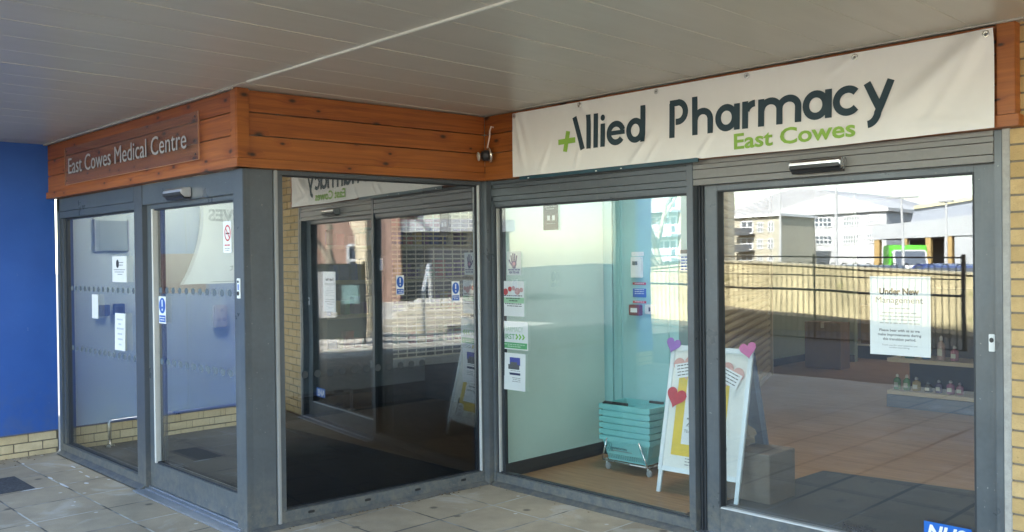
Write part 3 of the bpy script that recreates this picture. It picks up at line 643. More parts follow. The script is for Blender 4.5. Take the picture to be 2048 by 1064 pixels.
t = poster(FC, .170, .385, .692, .955, WP, 'window_notice', 'white notice with a town hall photo below the Pharmacy First poster', 'notice', PAPER, .012)
put('blue_panel', B_(FC, .225, .33, WP+.001, WP+.0014, .868, .925), pm('indigo', (.06, .07, .33), .5), t)
put('hall_picture', MB().box(FC, .21, .322, WP+.0016, WP+.002, .84, .875).box(FC, .232, .30, WP+.0016, WP+.002, .875, .892), pm('hall_grey', (.10, .10, .11), .6), t)
put('navy_band', B_(FC, .20, .33, WP+.001, WP+.0014, .800, .816), pm('navy_ink', (.02, .03, .10), .5), t)
bars(FC, .2, .36, WP+.001, [(.83, .2, .8), (.78, .3, .9), (.768, .35, .95), (.755, .3, .9)], GINK, t, h=.004)
put('crest', MB().disc(FC, .215, .768, .012, .018, WP+.001, WP+.0014, 8), INK, t)
t = poster(FC, .568, .708, 1.806, 1.985, WP, 'window_card', 'dark card with two pale squares hanging at the top of the pharmacy window', 'card', pm('dark_card', (.07, .055, .055), .6), 0)
put('pale_square', MB().box(FC, .605, .632, WP+.001, WP+.0014, 1.872, 1.905).box(FC, .65, .677, WP+.001, WP+.0014, 1.872, 1.905), PAPER, t)
bars(FC, .59, .69, WP+.001, [(1.965, 0, 1), (1.95, .1, .9), (1.85, .1, .9)], GINK, t)
t = poster(FC, 1.68, 1.742, 1.53, 1.66, WP, 'opening_notice', 'narrow black topped opening hours notice beside the pharmacy mullion', 'notice', PAPER, 0)
put('black_band', B_(FC, 1.68, 1.742, WP+.001, WP+.0014, 1.636, 1.66), INK, t)
bars(FC, 1.685, 1.738, WP+.001, [(1.615-.018*i, .05, .95) for i in range(5)], BLUES, t, h=.008)
WD = -.101
t = poster(FC, 2.775, 3.075, 1.113, 1.508, WD, 'management_notice', 'white notice reading Under New Management on the pharmacy door', 'notice', PAPER, .003)
text('Under New', FC, 2.922, 1.418, WD+.0012, INK, parent=t, size=.030, width=.198, bold=.045, align='CENTER')
text('Management', FC, 2.922, 1.375, WD+.0012, pm('gold_grey_ink', (.16, .15, .12), .5), parent=t, size=.030, width=.235, bold=0, align='CENTER')
bars(FC, 2.80, 3.05, WD+.001, [(1.348, .3, .7), (1.325, .15, .85), (1.308, .1, .92), (1.291, .15, .85), (1.274, .1, .9)], pm('faint_ink', (.45, .45, .44), .6), t, h=.0055)
for i, s_ in enumerate(('Please bear with us as we', 'make improvements during', 'this transition period.')): text(s_, FC, 2.922, 1.232-.022*i, WD+.0012, GINK, parent=t, size=.0125, width=(.20, .215, .165)[i], align='CENTER', bold=.03)
text('Thank you for your patience and', FC, 2.922, 1.160, WD+.0012, GINK, parent=t, size=.0075, width=.175, align='CENTER'); text('understanding', FC, 2.922, 1.149, WD+.0012, GINK, parent=t, size=.0075, width=.1, align='CENTER')
WD = -.0895
t = thing('door_sticker', 'blue health service sticker low on the pharmacy door glass', 'sticker', FC(3.15, WD, .24))
put('blue_panel', B_(FC, 3.035, 3.255, WD+.0006, WD+.001, .226, .316), pm('nhs_blue', (.0, .11, .47), .5), t)
text('NHS', lambda u, w_, z: FC(u+(z-.25)*.22, w_, z), 3.052, .237, WD+.0014, PAPER, parent=t, size=.064, width=.17, bold=.035)
text('Providing', FC, 2.62, .190, WD+.001, INK, parent=t, size=.034, width=.16, bold=.03)
# medical centre side
WQ = -.0385
t = poster(FA, -2.205, -1.925, 1.476, 1.672, WQ, 'door_notice', 'white notice with a round black logo on the left medical centre pane', 'notice', PAPER)
put('logo', MB().disc(FA, -2.10, 1.615, .028, .032, WQ+.001, WQ+.0014).disc(FA, -2.095, 1.618, .012, .02, WQ+.0016, WQ+.002), INK, t)
bars(FA, -2.18, -1.95, WQ+.001, [(1.625, .45, .85), (1.605, .45, .8), (1.57, .02, .98), (1.553, .1, .9), (1.535, .35, .75)], GINK, t)
t = poster(FA, -2.645, -2.51, 1.185, 1.377, WQ, 'blank_notice', 'plain narrow white paper sheet on the left medical centre pane', 'notice', PAPER)
t = poster(FA, -2.165, -1.96, .965, 1.247, WQ, 'typed_notice', 'tall typed white notice low on the left medical centre pane', 'notice', PAPER, .01)
bars(FA, -2.15, -1.98, WQ+.001, [(1.2, .1, .8), (1.165, .3, .6), (1.13, .1, .9), (1.09, .2, .7), (1.05, .1, .8), (1.01, .3, .6)], pm('pale_type', (.5, .52, .56), .6), t, h=.012)
def caution(F, u0, u1, z0, z1, w_, label):
    t = thing('caution_sticker', label, 'sticker', F((u0+u1)/2, w_, z0), 'blue exclamation stickers'); RECESS.append((t, F, (u0+u1)/2, w_, (z0+z1)/2))
    put('sheet', B_(F, u0, u1, w_+.0004, w_+.0008, z0, z1), PAPER, t)
    c = (u0+u1)/2; h = z1-z0; ww = abs(u1-u0)
    put('blue_disc', MB().disc(F, c, z0+h*.66, ww*.44, h*.29, w_+.001, w_+.0014), BLUES, t)
    put('exclamation_mark', MB().box(F, c-ww*.07, c+ww*.07, w_+.0016, w_+.002, z0+h*.62, z0+h*.87).disc(F, c, z0+h*.51, ww*.075, h*.045, w_+.0016, w_+.002), PAPER, t)
    put('blue_band', B_(F, u0+ww*.07*(1 if u1 > u0 else -1), u1-ww*.07*(1 if u1 > u0 else -1), w_+.001, w_+.0014, z0+h*.05, z0+h*.30), BLUES, t)
    bars(F, min(u0, u1)+ww*.15, max(u0, u1)-ww*.15, w_+.0016, [(z0+h*.22, 0, 1), (z0+h*.13, .1, .9)], PAPER, t, h=h*.035)
caution(FA, -1.365, -1.245, 1.20, 1.39, -.0585, 'blue exclamation mark sticker on the medical centre sliding door')
caution(FB, .774, .712, 1.385, 1.515, -.0335, 'blue exclamation sticker in the middle of the dark side window')
caution(FB, .318, .250, 1.322, 1.464, -.0335, 'blue exclamation sticker near the inner corner of the dark side window')
t = poster(FA, -.395, -.287, 1.672, 1.868, -.0585, 'no_smoking_sign', 'white no smoking sign at the edge of the medical centre door', 'sign', PAPER, 0)
put('red_ring', strip(FA, arc(-.335, 1.795, .036, .046, 0, 360, 24)[:-1], .005, -.057, None, True), RED, t)
put('red_slash', strip(FA, [(-.361, 1.828), (-.309, 1.762)], .004, -.0568), RED, t)
put('cigarette', B_(FA, -.36, -.312, -.0575, -.0572, 1.788, 1.797), INK, t)
bars(FA, -.385, -.295, -.0575, [(1.72, .1, .9)], RED, t, h=.008); bars(FA, -.385, -.295, -.0575, [(1.70, .1, .9), (1.688, .2, .8)], GINK, t, h=.004)

# big sign on the blue wall, seen mirrored in the medical centre door
FS = lambda u, w_, z: Vector((XW+.012+w_, -u, z))      # u runs towards the viewer (-y)
bs = thing('wall_sign', 'large white health trust sign with a maroon block on the blue side wall', 'sign', (XW, -3.9, 1.4))
pts = [(2.93, 2.19)]+[(2.93-.02*math.sin(i/10*math.pi/2)+(-.13)*(i/10)**2.2, 2.19-.78*i/10) for i in range(1, 11)]
curve_ = [(3.00+.03*math.sin(i/12*3.1)-.21*(i/12)**1.7, 2.20-.79*i/12) for i in range(13)]
put('white_panel', MB().prism(FS, curve_+[(5.4, 1.41), (5.4, 2.20)], .001, .012), pm('sign_white', (.88, .87, .83), .4), bs)
put('maroon_panel', B_(FS, 2.56, 3.05, .0005, .006, 1.33, 1.70), pm('maroon', (.16, .015, .035), .45), bs)
FSR = lambda u, w_, z: Vector((XW+.012+w_, u, z))      # reads left to right for someone facing the wall
text('EAST COWES', FSR, -3.085, 2.02, .0135, pm('sign_grey', (.14, .15, .17), .5), parent=bs, size=.11, width=1.0, bold=.03, align='RIGHT')
text('NHS Trust', FSR, -3.30, 1.535, .0135, INK, parent=bs, size=.07, width=.5, align='RIGHT')
put('footer_strip', B_(FS, 3.1, 5.3, .0125, .0135, 1.425, 1.432), GINK, bs)

# ---------------------------------------------------------------- medical lobby interior
struct('lobby_floor', MB().box(FW, -3.5, -.10, YA+.08, 2.2, -.3, .003), pm('lobby_carpet', (.02, .021, .023), .9, 0, .35, 40))
lw = thing('lobby_wall', 'pale grey painted lobby wall on a cream brick base inside the medical centre', 'wall', (XW, 0, 0))
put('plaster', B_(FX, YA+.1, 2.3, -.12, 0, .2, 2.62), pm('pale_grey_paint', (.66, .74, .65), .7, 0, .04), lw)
bricks(FX, YA+.1, -.1, -.035, .2, .012, CREAM, lw, 'base_bricks', .14)
put('dark_skirting', B_(FX, -.1, 2.2, -.03, .01, .003, .2), BLACK, lw)
lb = thing('lobby_wall', 'dark back wall of the medical centre lobby', 'wall', (-2.1, 2.2, 0))
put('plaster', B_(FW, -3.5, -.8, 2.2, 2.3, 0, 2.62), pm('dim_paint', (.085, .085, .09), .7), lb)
lc = thing('lobby_ceiling', 'white lobby ceiling of the medical centre', 'ceiling', (-2, 0, 2.62))
put('board', B_(FW, -3.5, -.1, YA+.12, 2.3, 2.62, 2.70), pm('ceiling_white', (.6, .6, .6), .8), lc)
t = thing('ceiling_light', 'square white led panel added unseen in the medical lobby ceiling to brighten its wall', 'ceiling light', (-2.7, -.9, 2.6))  # unseen fill light added to bring up the pale lobby wall
put('diffuser', B_(FW, -2.99, -2.41, -1.19, -.61, 2.601, 2.612), emit('added_lobby_led', (1, .98, .90), 3.2), t); put('frame', B_(FW, -3.01, -2.39, -1.21, -.59, 2.6125, 2.6195), WHITEM, t)
gl_ = thing('guard_rail', 'low stainless guard rail along the lobby wall inside the glass', 'rail', (-3.36, 0, 0))
put('tube', MB().tube([(-3.37, -1.446, 0), (-3.37, -1.446, .212), (-3.37, -1.441, .221), (-3.37, -1.43, .226), (-3.37, 1.07, .226), (-3.37, 1.08, .221), (-3.37, 1.085, .212), (-3.37, 1.085, .02)], .017, 12), STEEL, gl_, smooth=True)
for y in (-1.446, 1.085): put('foot', MB().lathe((-3.37, y, .003), [(.04, 0), (.04, .012), (.022, .02)], 14), STEEL, gl_)
t = thing('wall_dispenser', 'cream rounded dispenser on the lobby wall behind the sliding door', 'dispenser', (XW, -.35, .98))
put('casing', B_(FX, -.42, -.287, .0, .06, .98, 1.2), pm('cream_plastic', (.66, .63, .52), .4), t, bev=.012)
put('button', MB().disc(FX, -.38, 1.06, .018, .018, .06, .066).disc(FX, -.325, 1.06, .018, .018, .06, .066).disc(FX, -.352, 1.15, .012, .012, .06, .066), pm('button_grey', (.5, .48, .42), .4), t)
for (a, b, z, nm) in ((-1.483, -1.395, 1.15, 'left'), (-1.357, -1.265, 1.155, 'right')):
    t = thing('intercom', 'dark grey square box on the lobby wall, %s one of two' % nm, 'intercom', (XW, a, z)); put('casing', B_(FX, a, b, 0, .05, z, z+.1), pm('slate_plastic', (.05, .07, .09), .4), t, bev=.006); put('grille', B_(FX, a+.02, b-.02, .05, .053, z+.03, z+.07), BLACK, t)
t = thing('notice_board', 'faded green lobby notice board high on the lobby wall', 'board', (XW, -1.35, 1.72)); put('felt', B_(FX, -1.5, -1.22, 0, .02, 1.73, 2.0), pm('green_felt', (.36, .42, .36), .9), t); put('frame', MB().box(FX, -1.51, -1.5, 0, .03, 1.72, 2.01).box(FX, -1.22, -1.21, 0, .03, 1.72, 2.01), pm('pale_frame', (.5, .52, .5), .5), t)

# ---------------------------------------------------------------- pharmacy interior
struct('shop_floor', MB().box(FW, -3.3, 6.2, .09, 12.6, -.3, .004), WOODF)
def wall(name, label, m, boxes, loc, skirt=None):
    t = thing(name, label, 'wall', loc); mb = MB()
    for b in boxes: mb.box(FW, *b)
    put('plaster', mb, m, t)
    if skirt:
        mb = MB()
        for b in skirt: mb.box(FW, *b)
        put('skirting', mb, BLACK, t)
    return t
wall('partition_wall', 'pale seafoam partition wall with black skirting behind the pharmacy window', SEAF, [(-.075, 0., .092, 1.3, 0, 2.7)], (-.04, .7, 0), [(0., .012, .12, 1.288, .004, .105)])
wall('partition_wall', 'turquoise end wall facing the pharmacy window behind the basket stack', TEALP, [(-.075, .752, 1.3, 1.42, 0, 2.7), (.03, .10, 1.286, 1.30, .1, 2.7), (.12, .195, 1.28, 1.30, .1, 2.7), (.64, .655, 1.292, 1.30, .1, 2.7), (.70, .752, 1.288, 1.30, .1, 2.7)], (.35, 1.35, 0), [(.012, .752, 1.276, 1.288, .004, .105)])
wall('shop_wall', 'sage green far left shop wall beyond the shutter', pm('sage_paint', (.27, .33, .25), .7), [(-2.05, -1.93, 6.6, 8.65, 0, 2.7), (-2.05, -1.3, 8.65, 8.75, 0, 2.7)], (-2, 7.5, 0), [(-1.93, -1.915, 6.75, 8.64, .004, .11), (-1.915, -1.3, 8.635, 8.65, .004, .11)])
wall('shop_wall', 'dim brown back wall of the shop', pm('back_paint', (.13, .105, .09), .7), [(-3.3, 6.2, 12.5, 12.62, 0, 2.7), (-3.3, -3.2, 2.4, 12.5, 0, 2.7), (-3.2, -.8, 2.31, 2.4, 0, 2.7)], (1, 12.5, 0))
wall('shop_wall', 'right hand shop wall behind the product shelves', pm('right_paint', (.32, .31, .28), .7), [(4.55, 4.65, .31, 12.5, 0, 2.7)], (4.6, 6, 0))
sc1 = thing('shop_ceiling', 'white suspended ceiling inside the pharmacy', 'ceiling', (1, 5, 2.66))
put('tiles', B_(FW, -3.3, 6.2, .092, 12.6, 2.66, 2.72), pm('tile_white', (.62, .63, .63), .8), sc1)
LAMP = emit('led_panel', (1, .97, .92), 2.7); LAMP2 = emit('led_panel_dim', (1, .93, .84), 1.15)
for x, y in ((1.05, .75), (1.0, 3.2), (2.7, 2.5), (-.45, 8.45), (-.6, 10.3), (1.6, 9.0), (1.5, 11.2), (3.4, 7)):
    t = thing('ceiling_light', 'square white led panel lit in the shop ceiling', 'ceiling light', (x, y, 2.64), 'led panels in the shop ceiling')
    put('diffuser', B_(FW, x-.29, x+.29, y-.29, y+.29, 2.641, 2.652), LAMP if y < 1 else LAMP2, t)
    put('frame', MB().box(FW, x-.31, x+.31, y-.31, y-.29, 2.635, 2.66).box(FW, x-.31, x+.31, y+.29, y+.31, 2.635, 2.66).box(FW, x-.31, x-.29, y-.29, y+.29, 2.635, 2.66).box(FW, x+.29, x+.31, y-.29, y+.29, 2.635, 2.66), WHITEM, t)
# roller shutter on its diagonal
sh = thing('roller_shutter', 'cream gold roller shutter of horizontal slats closing the shop on a diagonal', 'shutter', (-.4, 4, 0))
s0, s1 = Vector((.66, 1.50, 0)), Vector((-1.50, 6.52, 0)); sdir = (s1-s0).normalized(); sn = Vector((sdir.y, -sdir.x, 0))
FSH = lambda u, w_, z: s0+sdir*u+sn*w_+Vector((0, 0, z))
SHL = (s1-s0).length
prof = []
z = .06
while z < 2.42:
    prof += [(-.004, z), (.010, z+.006), (.021, z+.026), (.021, z+.052), (.010, z+.070), (-.004, z+.077)]; z += .088
mb = MB(); n = len(prof)
for u in (0, SHL): mb.v += [tuple(FSH(u, a, b)) for a, b in prof]
mb.f = [(i, i+1, n+i+1, n+i) for i in range(n-1)]
put('curtain', mb, pm('cream_slat', (.50, .42, .24), .45, 0, .08, 3), sh)
put('guide_rail', MB().box(FSH, SHL, SHL+.06, -.04, .05, 0, 2.45).box(FSH, -.06, 0, -.04, .05, 0, 2.45), pm('cream_rail', (.48, .43, .30), .45), sh)
put('bottom_bar', B_(FSH, 0, SHL, -.01, .03, .004, .06), MATS['cream_rail'], sh)
put('hood', B_(FSH, -.06, SHL+.06, -.12, .06, 2.42, 2.65), TEALP, sh)
# see-through roller grille on the right of the lobby (mirrored in the side window)
gr = thing('roller_grille', 'brick bond see through roller grille in front of product shelves', 'grille', (3.33, 1.7, .45))
FG = lambda u, w_, z: Vector((3.33-w_, u, z))
mb = MB(); z = .52; r_ = 0
while z < 2.4: mb.box(FG, .84, 3.4, -.006, .006, z, z+.016); z += .05
put('rods', mb, pm('grille_cream', (.80, .75, .55), .4), gr)
mb = MB()
for i in range(22): mb.box(FG, .84+i*.117, .852+i*.117, .004, .008, .52, 2.4)
put('links', mb, MATS['grille_cream'], gr)
put('sill', B_(FG, .8, 3.45, -.12, .08, .44, .52), pm('pale_sill', (.42, .44, .42), .5), gr)
put('apron', B_(FG, .8, 3.45, -.1, .02, .004, .44), pm('apron_slate', (.07, .075, .09), .5), gr)
ws = thing('wall_shelving', 'stocked wall shelves behind the roller grille', 'shelving', (4.35, 1.8, 0))
put('back_panel', B_(FW, 4.5, 4.54, .35, 3.4, 0, 2.3), pm('shelf_back', (.09, .085, .08), .6), ws)
for zz in (.55, .95, 1.35, 1.75): put('shelf', B_(FW, 4.15, 4.5, .35, 3.4, zz, zz+.04), pm('yellow_edge', (.55, .50, .30), .5), ws)
put('header_sign', B_(FW, 4.12, 4.16, .9, 2.2, 2.0, 2.2), pm('coral_sign', (.55, .10, .08), .5), ws)
rnd = random.Random(5); cols = [pm('pack_'+n_, c_, .4) for n_, c_ in (('red', (.5, .06, .04)), ('blue', (.04, .08, .4)), ('white', (.7, .7, .68)), ('yellow', (.6, .45, .08)), ('green', (.08, .3, .12)), ('purple', (.16, .06, .28)))]
for zz in (.59, .99, 1.39, 1.79):
    y = .4
    while y < 3.3:
        wd, h = rnd.uniform(.05, .11), rnd.uniform(.09, .24)
        if rnd.random() < .8: put('product_box', B_(FW, 4.22, 4.34, y, y+wd, zz+.001, zz+h), rnd.choice(cols), label='small boxed product standing on the shelves behind the grille', cat='product', group='boxed products behind the grille', bev=.003)
        y += wd+rnd.uniform(.01, .06)
# items on the turquoise wall
FT = lambda u, w_, z: Vector((u, 1.2999-w_, z))
t = thing('alarm_keypad', 'white slim alarm keypad with a small screen on the turquoise wall', 'keypad', FT(.36, 0, 1.45)); put('casing', B_(FT, .305, .412, 0, .03, 1.455, 1.62), WHITEM, t, bev=.004); put('screen', B_(FT, .325, .375, .03, .032, 1.555, 1.585), pm('lcd', (.08, .10, .09), .3), t); put('top_cap', B_(FT, .300, .42, 0, .012, 1.625, 1.66), WHITEM, t, bev=.003)
for z0, z1, m_, lab in ((1.398, 1.416, RED, 'thin red fire sign above the blue fire notice'), (1.299, 1.368, BLUES, 'blue fire action notice on the turquoise wall'), (1.252, 1.27, RED, 'thin red fire sign just above the call point')):
    t = thing('fire_sign', lab, 'sign', FT(.37, 0, z0)); put('plate', B_(FT, .306, .436, 0, .004, z0, z1), m_, t); bars(FT, .315, .43, .0042, [(z1-.008-.016*i, .1, .9) for i in range(1 if z1-z0 < .03 else 3)], PAPER, t, h=.005)
t = thing('fire_call_point', 'red fire alarm call point box on the turquoise wall', 'call point', FT(.35, 0, 1.15)); put('casing', B_(FT, .292, .402, 0, .045, 1.155, 1.24), pm('call_red', (.20, .045, .04), .4), t, bev=.005); put('glass_window', B_(FT, .315, .378, .045, .048, 1.18, 1.215), PAPER, t)
t = thing('light_switch', 'white light switch plate beside the fire call point', 'switch', FT(.48, 0, 1.17)); put('plate', B_(FT, .428, .522, 0, .01, 1.168, 1.243), WHITEM, t, bev=.003); put('rocker', B_(FT, .468, .482, .01, .014, 1.19, 1.222), INK, t)

# basket stack on its wheeled stand
BK = pm('aqua_plastic', (.22, .56, .56), .42, 0, .04)
bx, by = .545, 1.03; SWB, SDP = .222, .16
def basket_mesh():
    H_ = .19; tw, td, bw_, bd = SWB, SDP, SWB*.80, SDP*.78
    rim = MB(); out = [(-tw-.012, -td-.012), (tw+.012, -td-.012), (tw+.012, td+.012), (-tw-.012, td+.012)]; inn = [(-tw, -td), (tw, -td), (tw, td), (-tw, td)]
    k = 0; z0, z1 = H_-.036, H_
    for (ring, zz) in ((out, z0), (out, z1), (inn, z1), (inn, z0)): rim.v += [(a, b, zz) for a, b in ring]
    for r0_ in range(4):
        for i in range(4): rim.f.append((r0_*4+i, r0_*4+(i+1) % 4, ((r0_+1) % 4)*4+(i+1) % 4, ((r0_+1) % 4)*4+i))
    wl = MB(); bot = [(-bw_, -bd), (bw_, -bd), (bw_, bd), (-bw_, bd)]; th = .004
    def P(i, s, zf): a0, a1, b0, b1 = inn[i], inn[(i+1) % 4], bot[i], bot[(i+1) % 4]; q0 = [b0[j]+(a0[j]-b0[j])*zf for j in (0, 1)]; q1 = [b1[j]+(a1[j]-b1[j])*zf for j in (0, 1)]; return Vector((q0[0]+(q1[0]-q0[0])*s, q0[1]+(q1[1]-q0[1])*s, zf*H_))
    def quad(i, s0_, s1_, f0, f1):
        a = [P(i, s0_, f0), P(i, s1_, f0), P(i, s1_, f1), P(i, s0_, f1)]; nrm = (a[1]-a[0]).cross(a[3]-a[0]).normalized()*th
        k = len(wl.v); wl.v += [tuple(p) for p in a]+[tuple(p-nrm) for p in a]
        wl.f += [tuple(k+j for j in q) for q in ((0, 1, 2, 3), (7, 6, 5, 4), (0, 4, 5, 1), (1, 5, 6, 2), (2, 6, 7, 3), (3, 7, 4, 0))]
    for i in range(4):
        quad(i, 0, 1, 0, .07); quad(i, 0, 1, .26, .34); quad(i, 0, 1, .72, .80); quad(i, .2, .8, .34, .72)
        nb = 22 if i % 2 == 0 else 15
        for j in range(nb): s = (j+.15)/nb; quad(i, s, s+.5/nb, .07, .26); 
        for s in (0., .045, .09, .135, .18): quad(i, s, s+.022, .34, .72); quad(i, 1-s-.022, 1-s, .34, .72)
        for j in range(nb): s = (j+.15)/nb; quad(i, s, s+.5/nb, .80, .98)
    wl.poly([(a, b, .003) for a, b in bot]); return rim, wl
rim_mb, wall_mb = basket_mesh()
zb_ = .078
labs = ['lowest aqua basket of the stack, resting on the wheeled stand', 'second aqua basket from the bottom of the nested stack', 'third aqua basket from the bottom of the nested stack', 'fourth aqua basket from the bottom of the nested stack', 'fifth aqua basket, just under the top one', 'topmost aqua basket of the stack, with its black handle folded down']
proto = None
for i in range(6):
    t = thing('shopping_basket', labs[i], 'basket', (bx, by, zb_+i*.0475), 'aqua shopping baskets stacked by the window'); t.rotation_euler.z = R(2); t['_local'] = 1
    if i == 0:
        a = put('rim', rim_mb, BK); b = put('lattice', wall_mb, BK); proto = (a, b); a.parent = t; b.parent = t
    else:
        for q in proto: c = q.copy(); COL.objects.link(c); c.parent = t
    if i == 0:
        FBk = lambda u, w_, z: Vector((u, -SDP*.80-.012-w_-z*.20, z)); text('Lloydspharmacy', FBk, -.12, .098, .012, NAVY, name='lettering', parent=t, size=.017, width=.15, bold=.015)
        put('print_lines', B_(FBk, -.12, .07, .012, .0125, .082, .087), GINK, t)
    if i == 5:
        put('handle', MB().tube([(-SWB+.02, -SDP-.002, .19), (-SWB+.03, -SDP+.012, .20), (.02, -SDP+.012, .20)], .011, 8), BLACK, t)
        put('hinge', B_(FW, .04, .16, .10, .12, .185, .202), BLACK, t)
st = thing('basket_stand', 'chrome wire stand on small castors under the aqua basket stack', 'stand', (bx, by, 0))
SWr = .215; SDr = .15
mb = MB()
mb.tube([(bx-SWr, by-SDr, .072), (bx+SWr, by-SDr, .072), (bx+SWr, by+SDr, .072), (bx-SWr, by+SDr, .072), (bx-SWr, by-SDr, .072)], .0065, 8)
for sx in (-1, 1): mb.tube([(bx+sx*SWr, by-SDr, .072), (bx+sx*SWr*.98, by-SDr-.012, .09), (bx+sx*SWr*.70, by-SDr-.03, .25)], .006, 8)
put('wire_frame', mb, pm('chrome_wire', (.6, .6, .6), .25, .9), st, smooth=True)
for sx in (-1, 1):
    for sy in (-1, 1):
        x, y = bx+sx*.195, by+sy*.13
        ws_ = put('castor', MB().tube([(x, y, .072), (x, y, .045), (x+.018, y-.004, .036), (x+.018, y-.004, .026)], .008, 8), WHITEM, st); put('wheel', MB().lathe((x+.012, y-.012, .027), [(.023, 0), (.027, .004), (.027, .016), (.023, .02)], 16, (.3, 1, 0)), pm('grey_rubber', (.35, .35, .35), .5), ws_)

# A-board with hearts
A0 = Vector((1.026, .612, 0)); au = Vector((.9969, .0782, 0)); tilt = .2367; ain = Vector((-.0782, .9969, 0)); av = ain*tilt+Vector((0, 0, math.sqrt(1-tilt*tilt))); an = au.cross(av); an = -an if an.y > 0 else an
FK = lambda u, w_, v: A0+au*u+av*v+an*w_
ab = thing('pavement_sign', 'white framed A-board poster sign standing inside the pharmacy window', 'sign', A0+au*.3)
AW, AT, AB0 = .622, 1.022, .150
fr = MB().box(FK, 0, .032, -.012, .012, AB0, AT).box(FK, AW-.032, AW, -.012, .012, AB0, AT).box(FK, .032, AW-.032, -.012, .0115, AB0, AB0+.034).box(FK, .032, AW-.032, -.012, .0115, AT-.036, AT)
put('frame', fr, pm('white_aluminium', (.72, .75, .76), .35, .1), ab, bev=.003)
for u in (.004, AW-.034): put('leg', B_(FK, u, u+.03, -.014, .004, .0, AB0+.005), MATS['white_aluminium'], ab, bev=.002)
po = put('poster', B_(FK, .03, AW-.03, -.006, .003, AB0+.03, AT-.03), pm('poster_ivory', (.80, .79, .74), .5), ab)
put('yellow_sheet', B_(FK, .085, .475, .0035, .0045, .265, .86), pm('yellow_paper', (.78, .55, .06), .7, 0, .1, 20), po)
put('white_sheet', B_(FK, .155, .405, .005, .006, .345, .86), PAPER, po)
bars(FK, .17, .40, .0062, [(.60, .1, .5), (.52, .05, .9), (.485, .1, .8), (.45, .2, .9), (.70, .1, .9), (.66, .2, .8)], GINK, po, h=.011)
text('ALLI', FK, .18, .465, .0064, INK, parent=po, size=.02); text('TEAM', FK, .17, .425, .0064, INK, parent=po, size=.02)
put('monitor_picture', MB().box(FK, .37, .50, .0035, .0042, .205, .36), pm('dark_photo', (.10, .10, .12), .5), po); put('monitor', MB().prism(FK, [(.385, .175), (.47, .165), (.487, .185), (.487, .30), (.465, .32), (.40, .32), (.375, .30), (.375, .19)], .0046, .0052), pm('monitor_grey', (.62, .63, .65), .5), po); bars(FK, .395, .47, .0054, [(.29, .1, .9), (.26, .2, .8), (.23, .1, .5), (.21, .1, .9)], GINK, po, h=.012)
bars(FK, .20, .30, .0045, [(.25, .0, .9), (.23, 0, .9), (.21, 0, .9)], GINK, po, h=.006)
bk0 = FK(0, -.02, AT)
FR = lambda u, w_, v: A0+au*u+ain*(.24+.30*(1-v/1.0)+w_*.95)+Vector((0, 0, v*.985))
put('rear_panel', B_(FR, .02, AW-.02, -.006, .006, .10, .985), pm('slate_blue_board', (.06, .075, .115), .5), ab)
put('rear_leg', MB().box(FR, .0, .03, -.01, .01, 0.0, .99).box(FR, AW-.03, AW, -.01, .01, 0.0, .99), pm('dull_blue_metal', (.12, .15, .22), .4), ab)
def heart(u, v, s, rot, m, label, w_=.016):
    n = 30; pts = []
    for i in range(n):
        a = 2*math.pi*i/n; x = 16*math.sin(a)**3/17; y = (13*math.cos(a)-5*math.cos(2*a)-2*math.cos(3*a)-math.cos(4*a))/17
        pts.append((u+s*(x*math.cos(rot)-y*math.sin(rot)), v+s*(x*math.sin(rot)+y*math.cos(rot))))
    t = thing('paper_heart', label, 'heart', FK(u, w_, v), 'paper hearts on the A-board'); put('card', MB().prism(FK, pts, w_, w_+.002), m, t); return t
heart(.015, 1.022, .062, R(-14), pm('purple_card', (.30, .13, .48), .7), 'purple paper heart on the top left corner of the A-board')
heart(.585, 1.02, .064, R(14), pm('pink_card', (.66, .16, .38), .7), 'bright pink paper heart on the top right corner of the A-board')
heart(.085, .66, .082, R(-14), pm('red_card', (.52, .035, .05), .7, 0, .2, 30), 'red paper heart on the left side of the A-board')
PALE = pm('pale_pink_card', (.66, .38, .34), .7)
for u, v, rt, lab in ((.13, .875, R(12), 'pale pink paper heart with a note, left half of the A-board'), (.485, .845, R(-22), 'pale pink paper heart with a typed note, right side of the A-board')):
    t = heart(u, v, .095, rt, PALE, lab)
    FN = (lambda uu, vv, r_: (lambda a, w_, b: FK(uu+a*math.cos(r_)-b*math.sin(r_), w_, vv+a*math.sin(r_)+b*math.cos(r_))))(u, v-.02, rt)
    put('note', B_(FN, -.075, .07, .0185, .0195, -.055, .045), PAPER, t); bars(FN, -.065, .06, .0197, [(.03-.022*i, .05, .95) for i in range(4)], INK, t, h=.006)
cb = pm('cardboard', (.33, .225, .14), .85, 0, .12, 8)
def carton(x0, x1, y0, y1, z0, z1, label, rot=0., m=cb):
    t = thing('cardboard_box', label, 'box', ((x0+x1)/2, (y0+y1)/2, z0)); put('carton', B_(FW, x0, x1, y0, y1, z0, z1), m, t, bev=.004)
    put('tape', MB().box(FW, (x0+x1)/2-.025, (x0+x1)/2+.025, y0-.001, y1+.001, z1+.0005, z1+.0015).box(FW, (x0+x1)/2-.025, (x0+x1)/2+.025, y0-.0018, y0-.0008, z1-.08, z1+.001), pm('parcel_tape', (.42, .31, .19), .4), t)
    put('open_flap', MB().box(FW, x0+.004, x0+.02, y0+.01, y1-.01, z1, z1+.003), m, t); return t
carton(1.20, 1.79, .80, 1.13, .004, .33, 'large plain cardboard box on the floor behind the A-board', m=pm('grey_card', (.20, .155, .12), .85, 0, .15, 6))
pb = MB(); rr = random.Random(9); nn_, mm_ = 18, 9
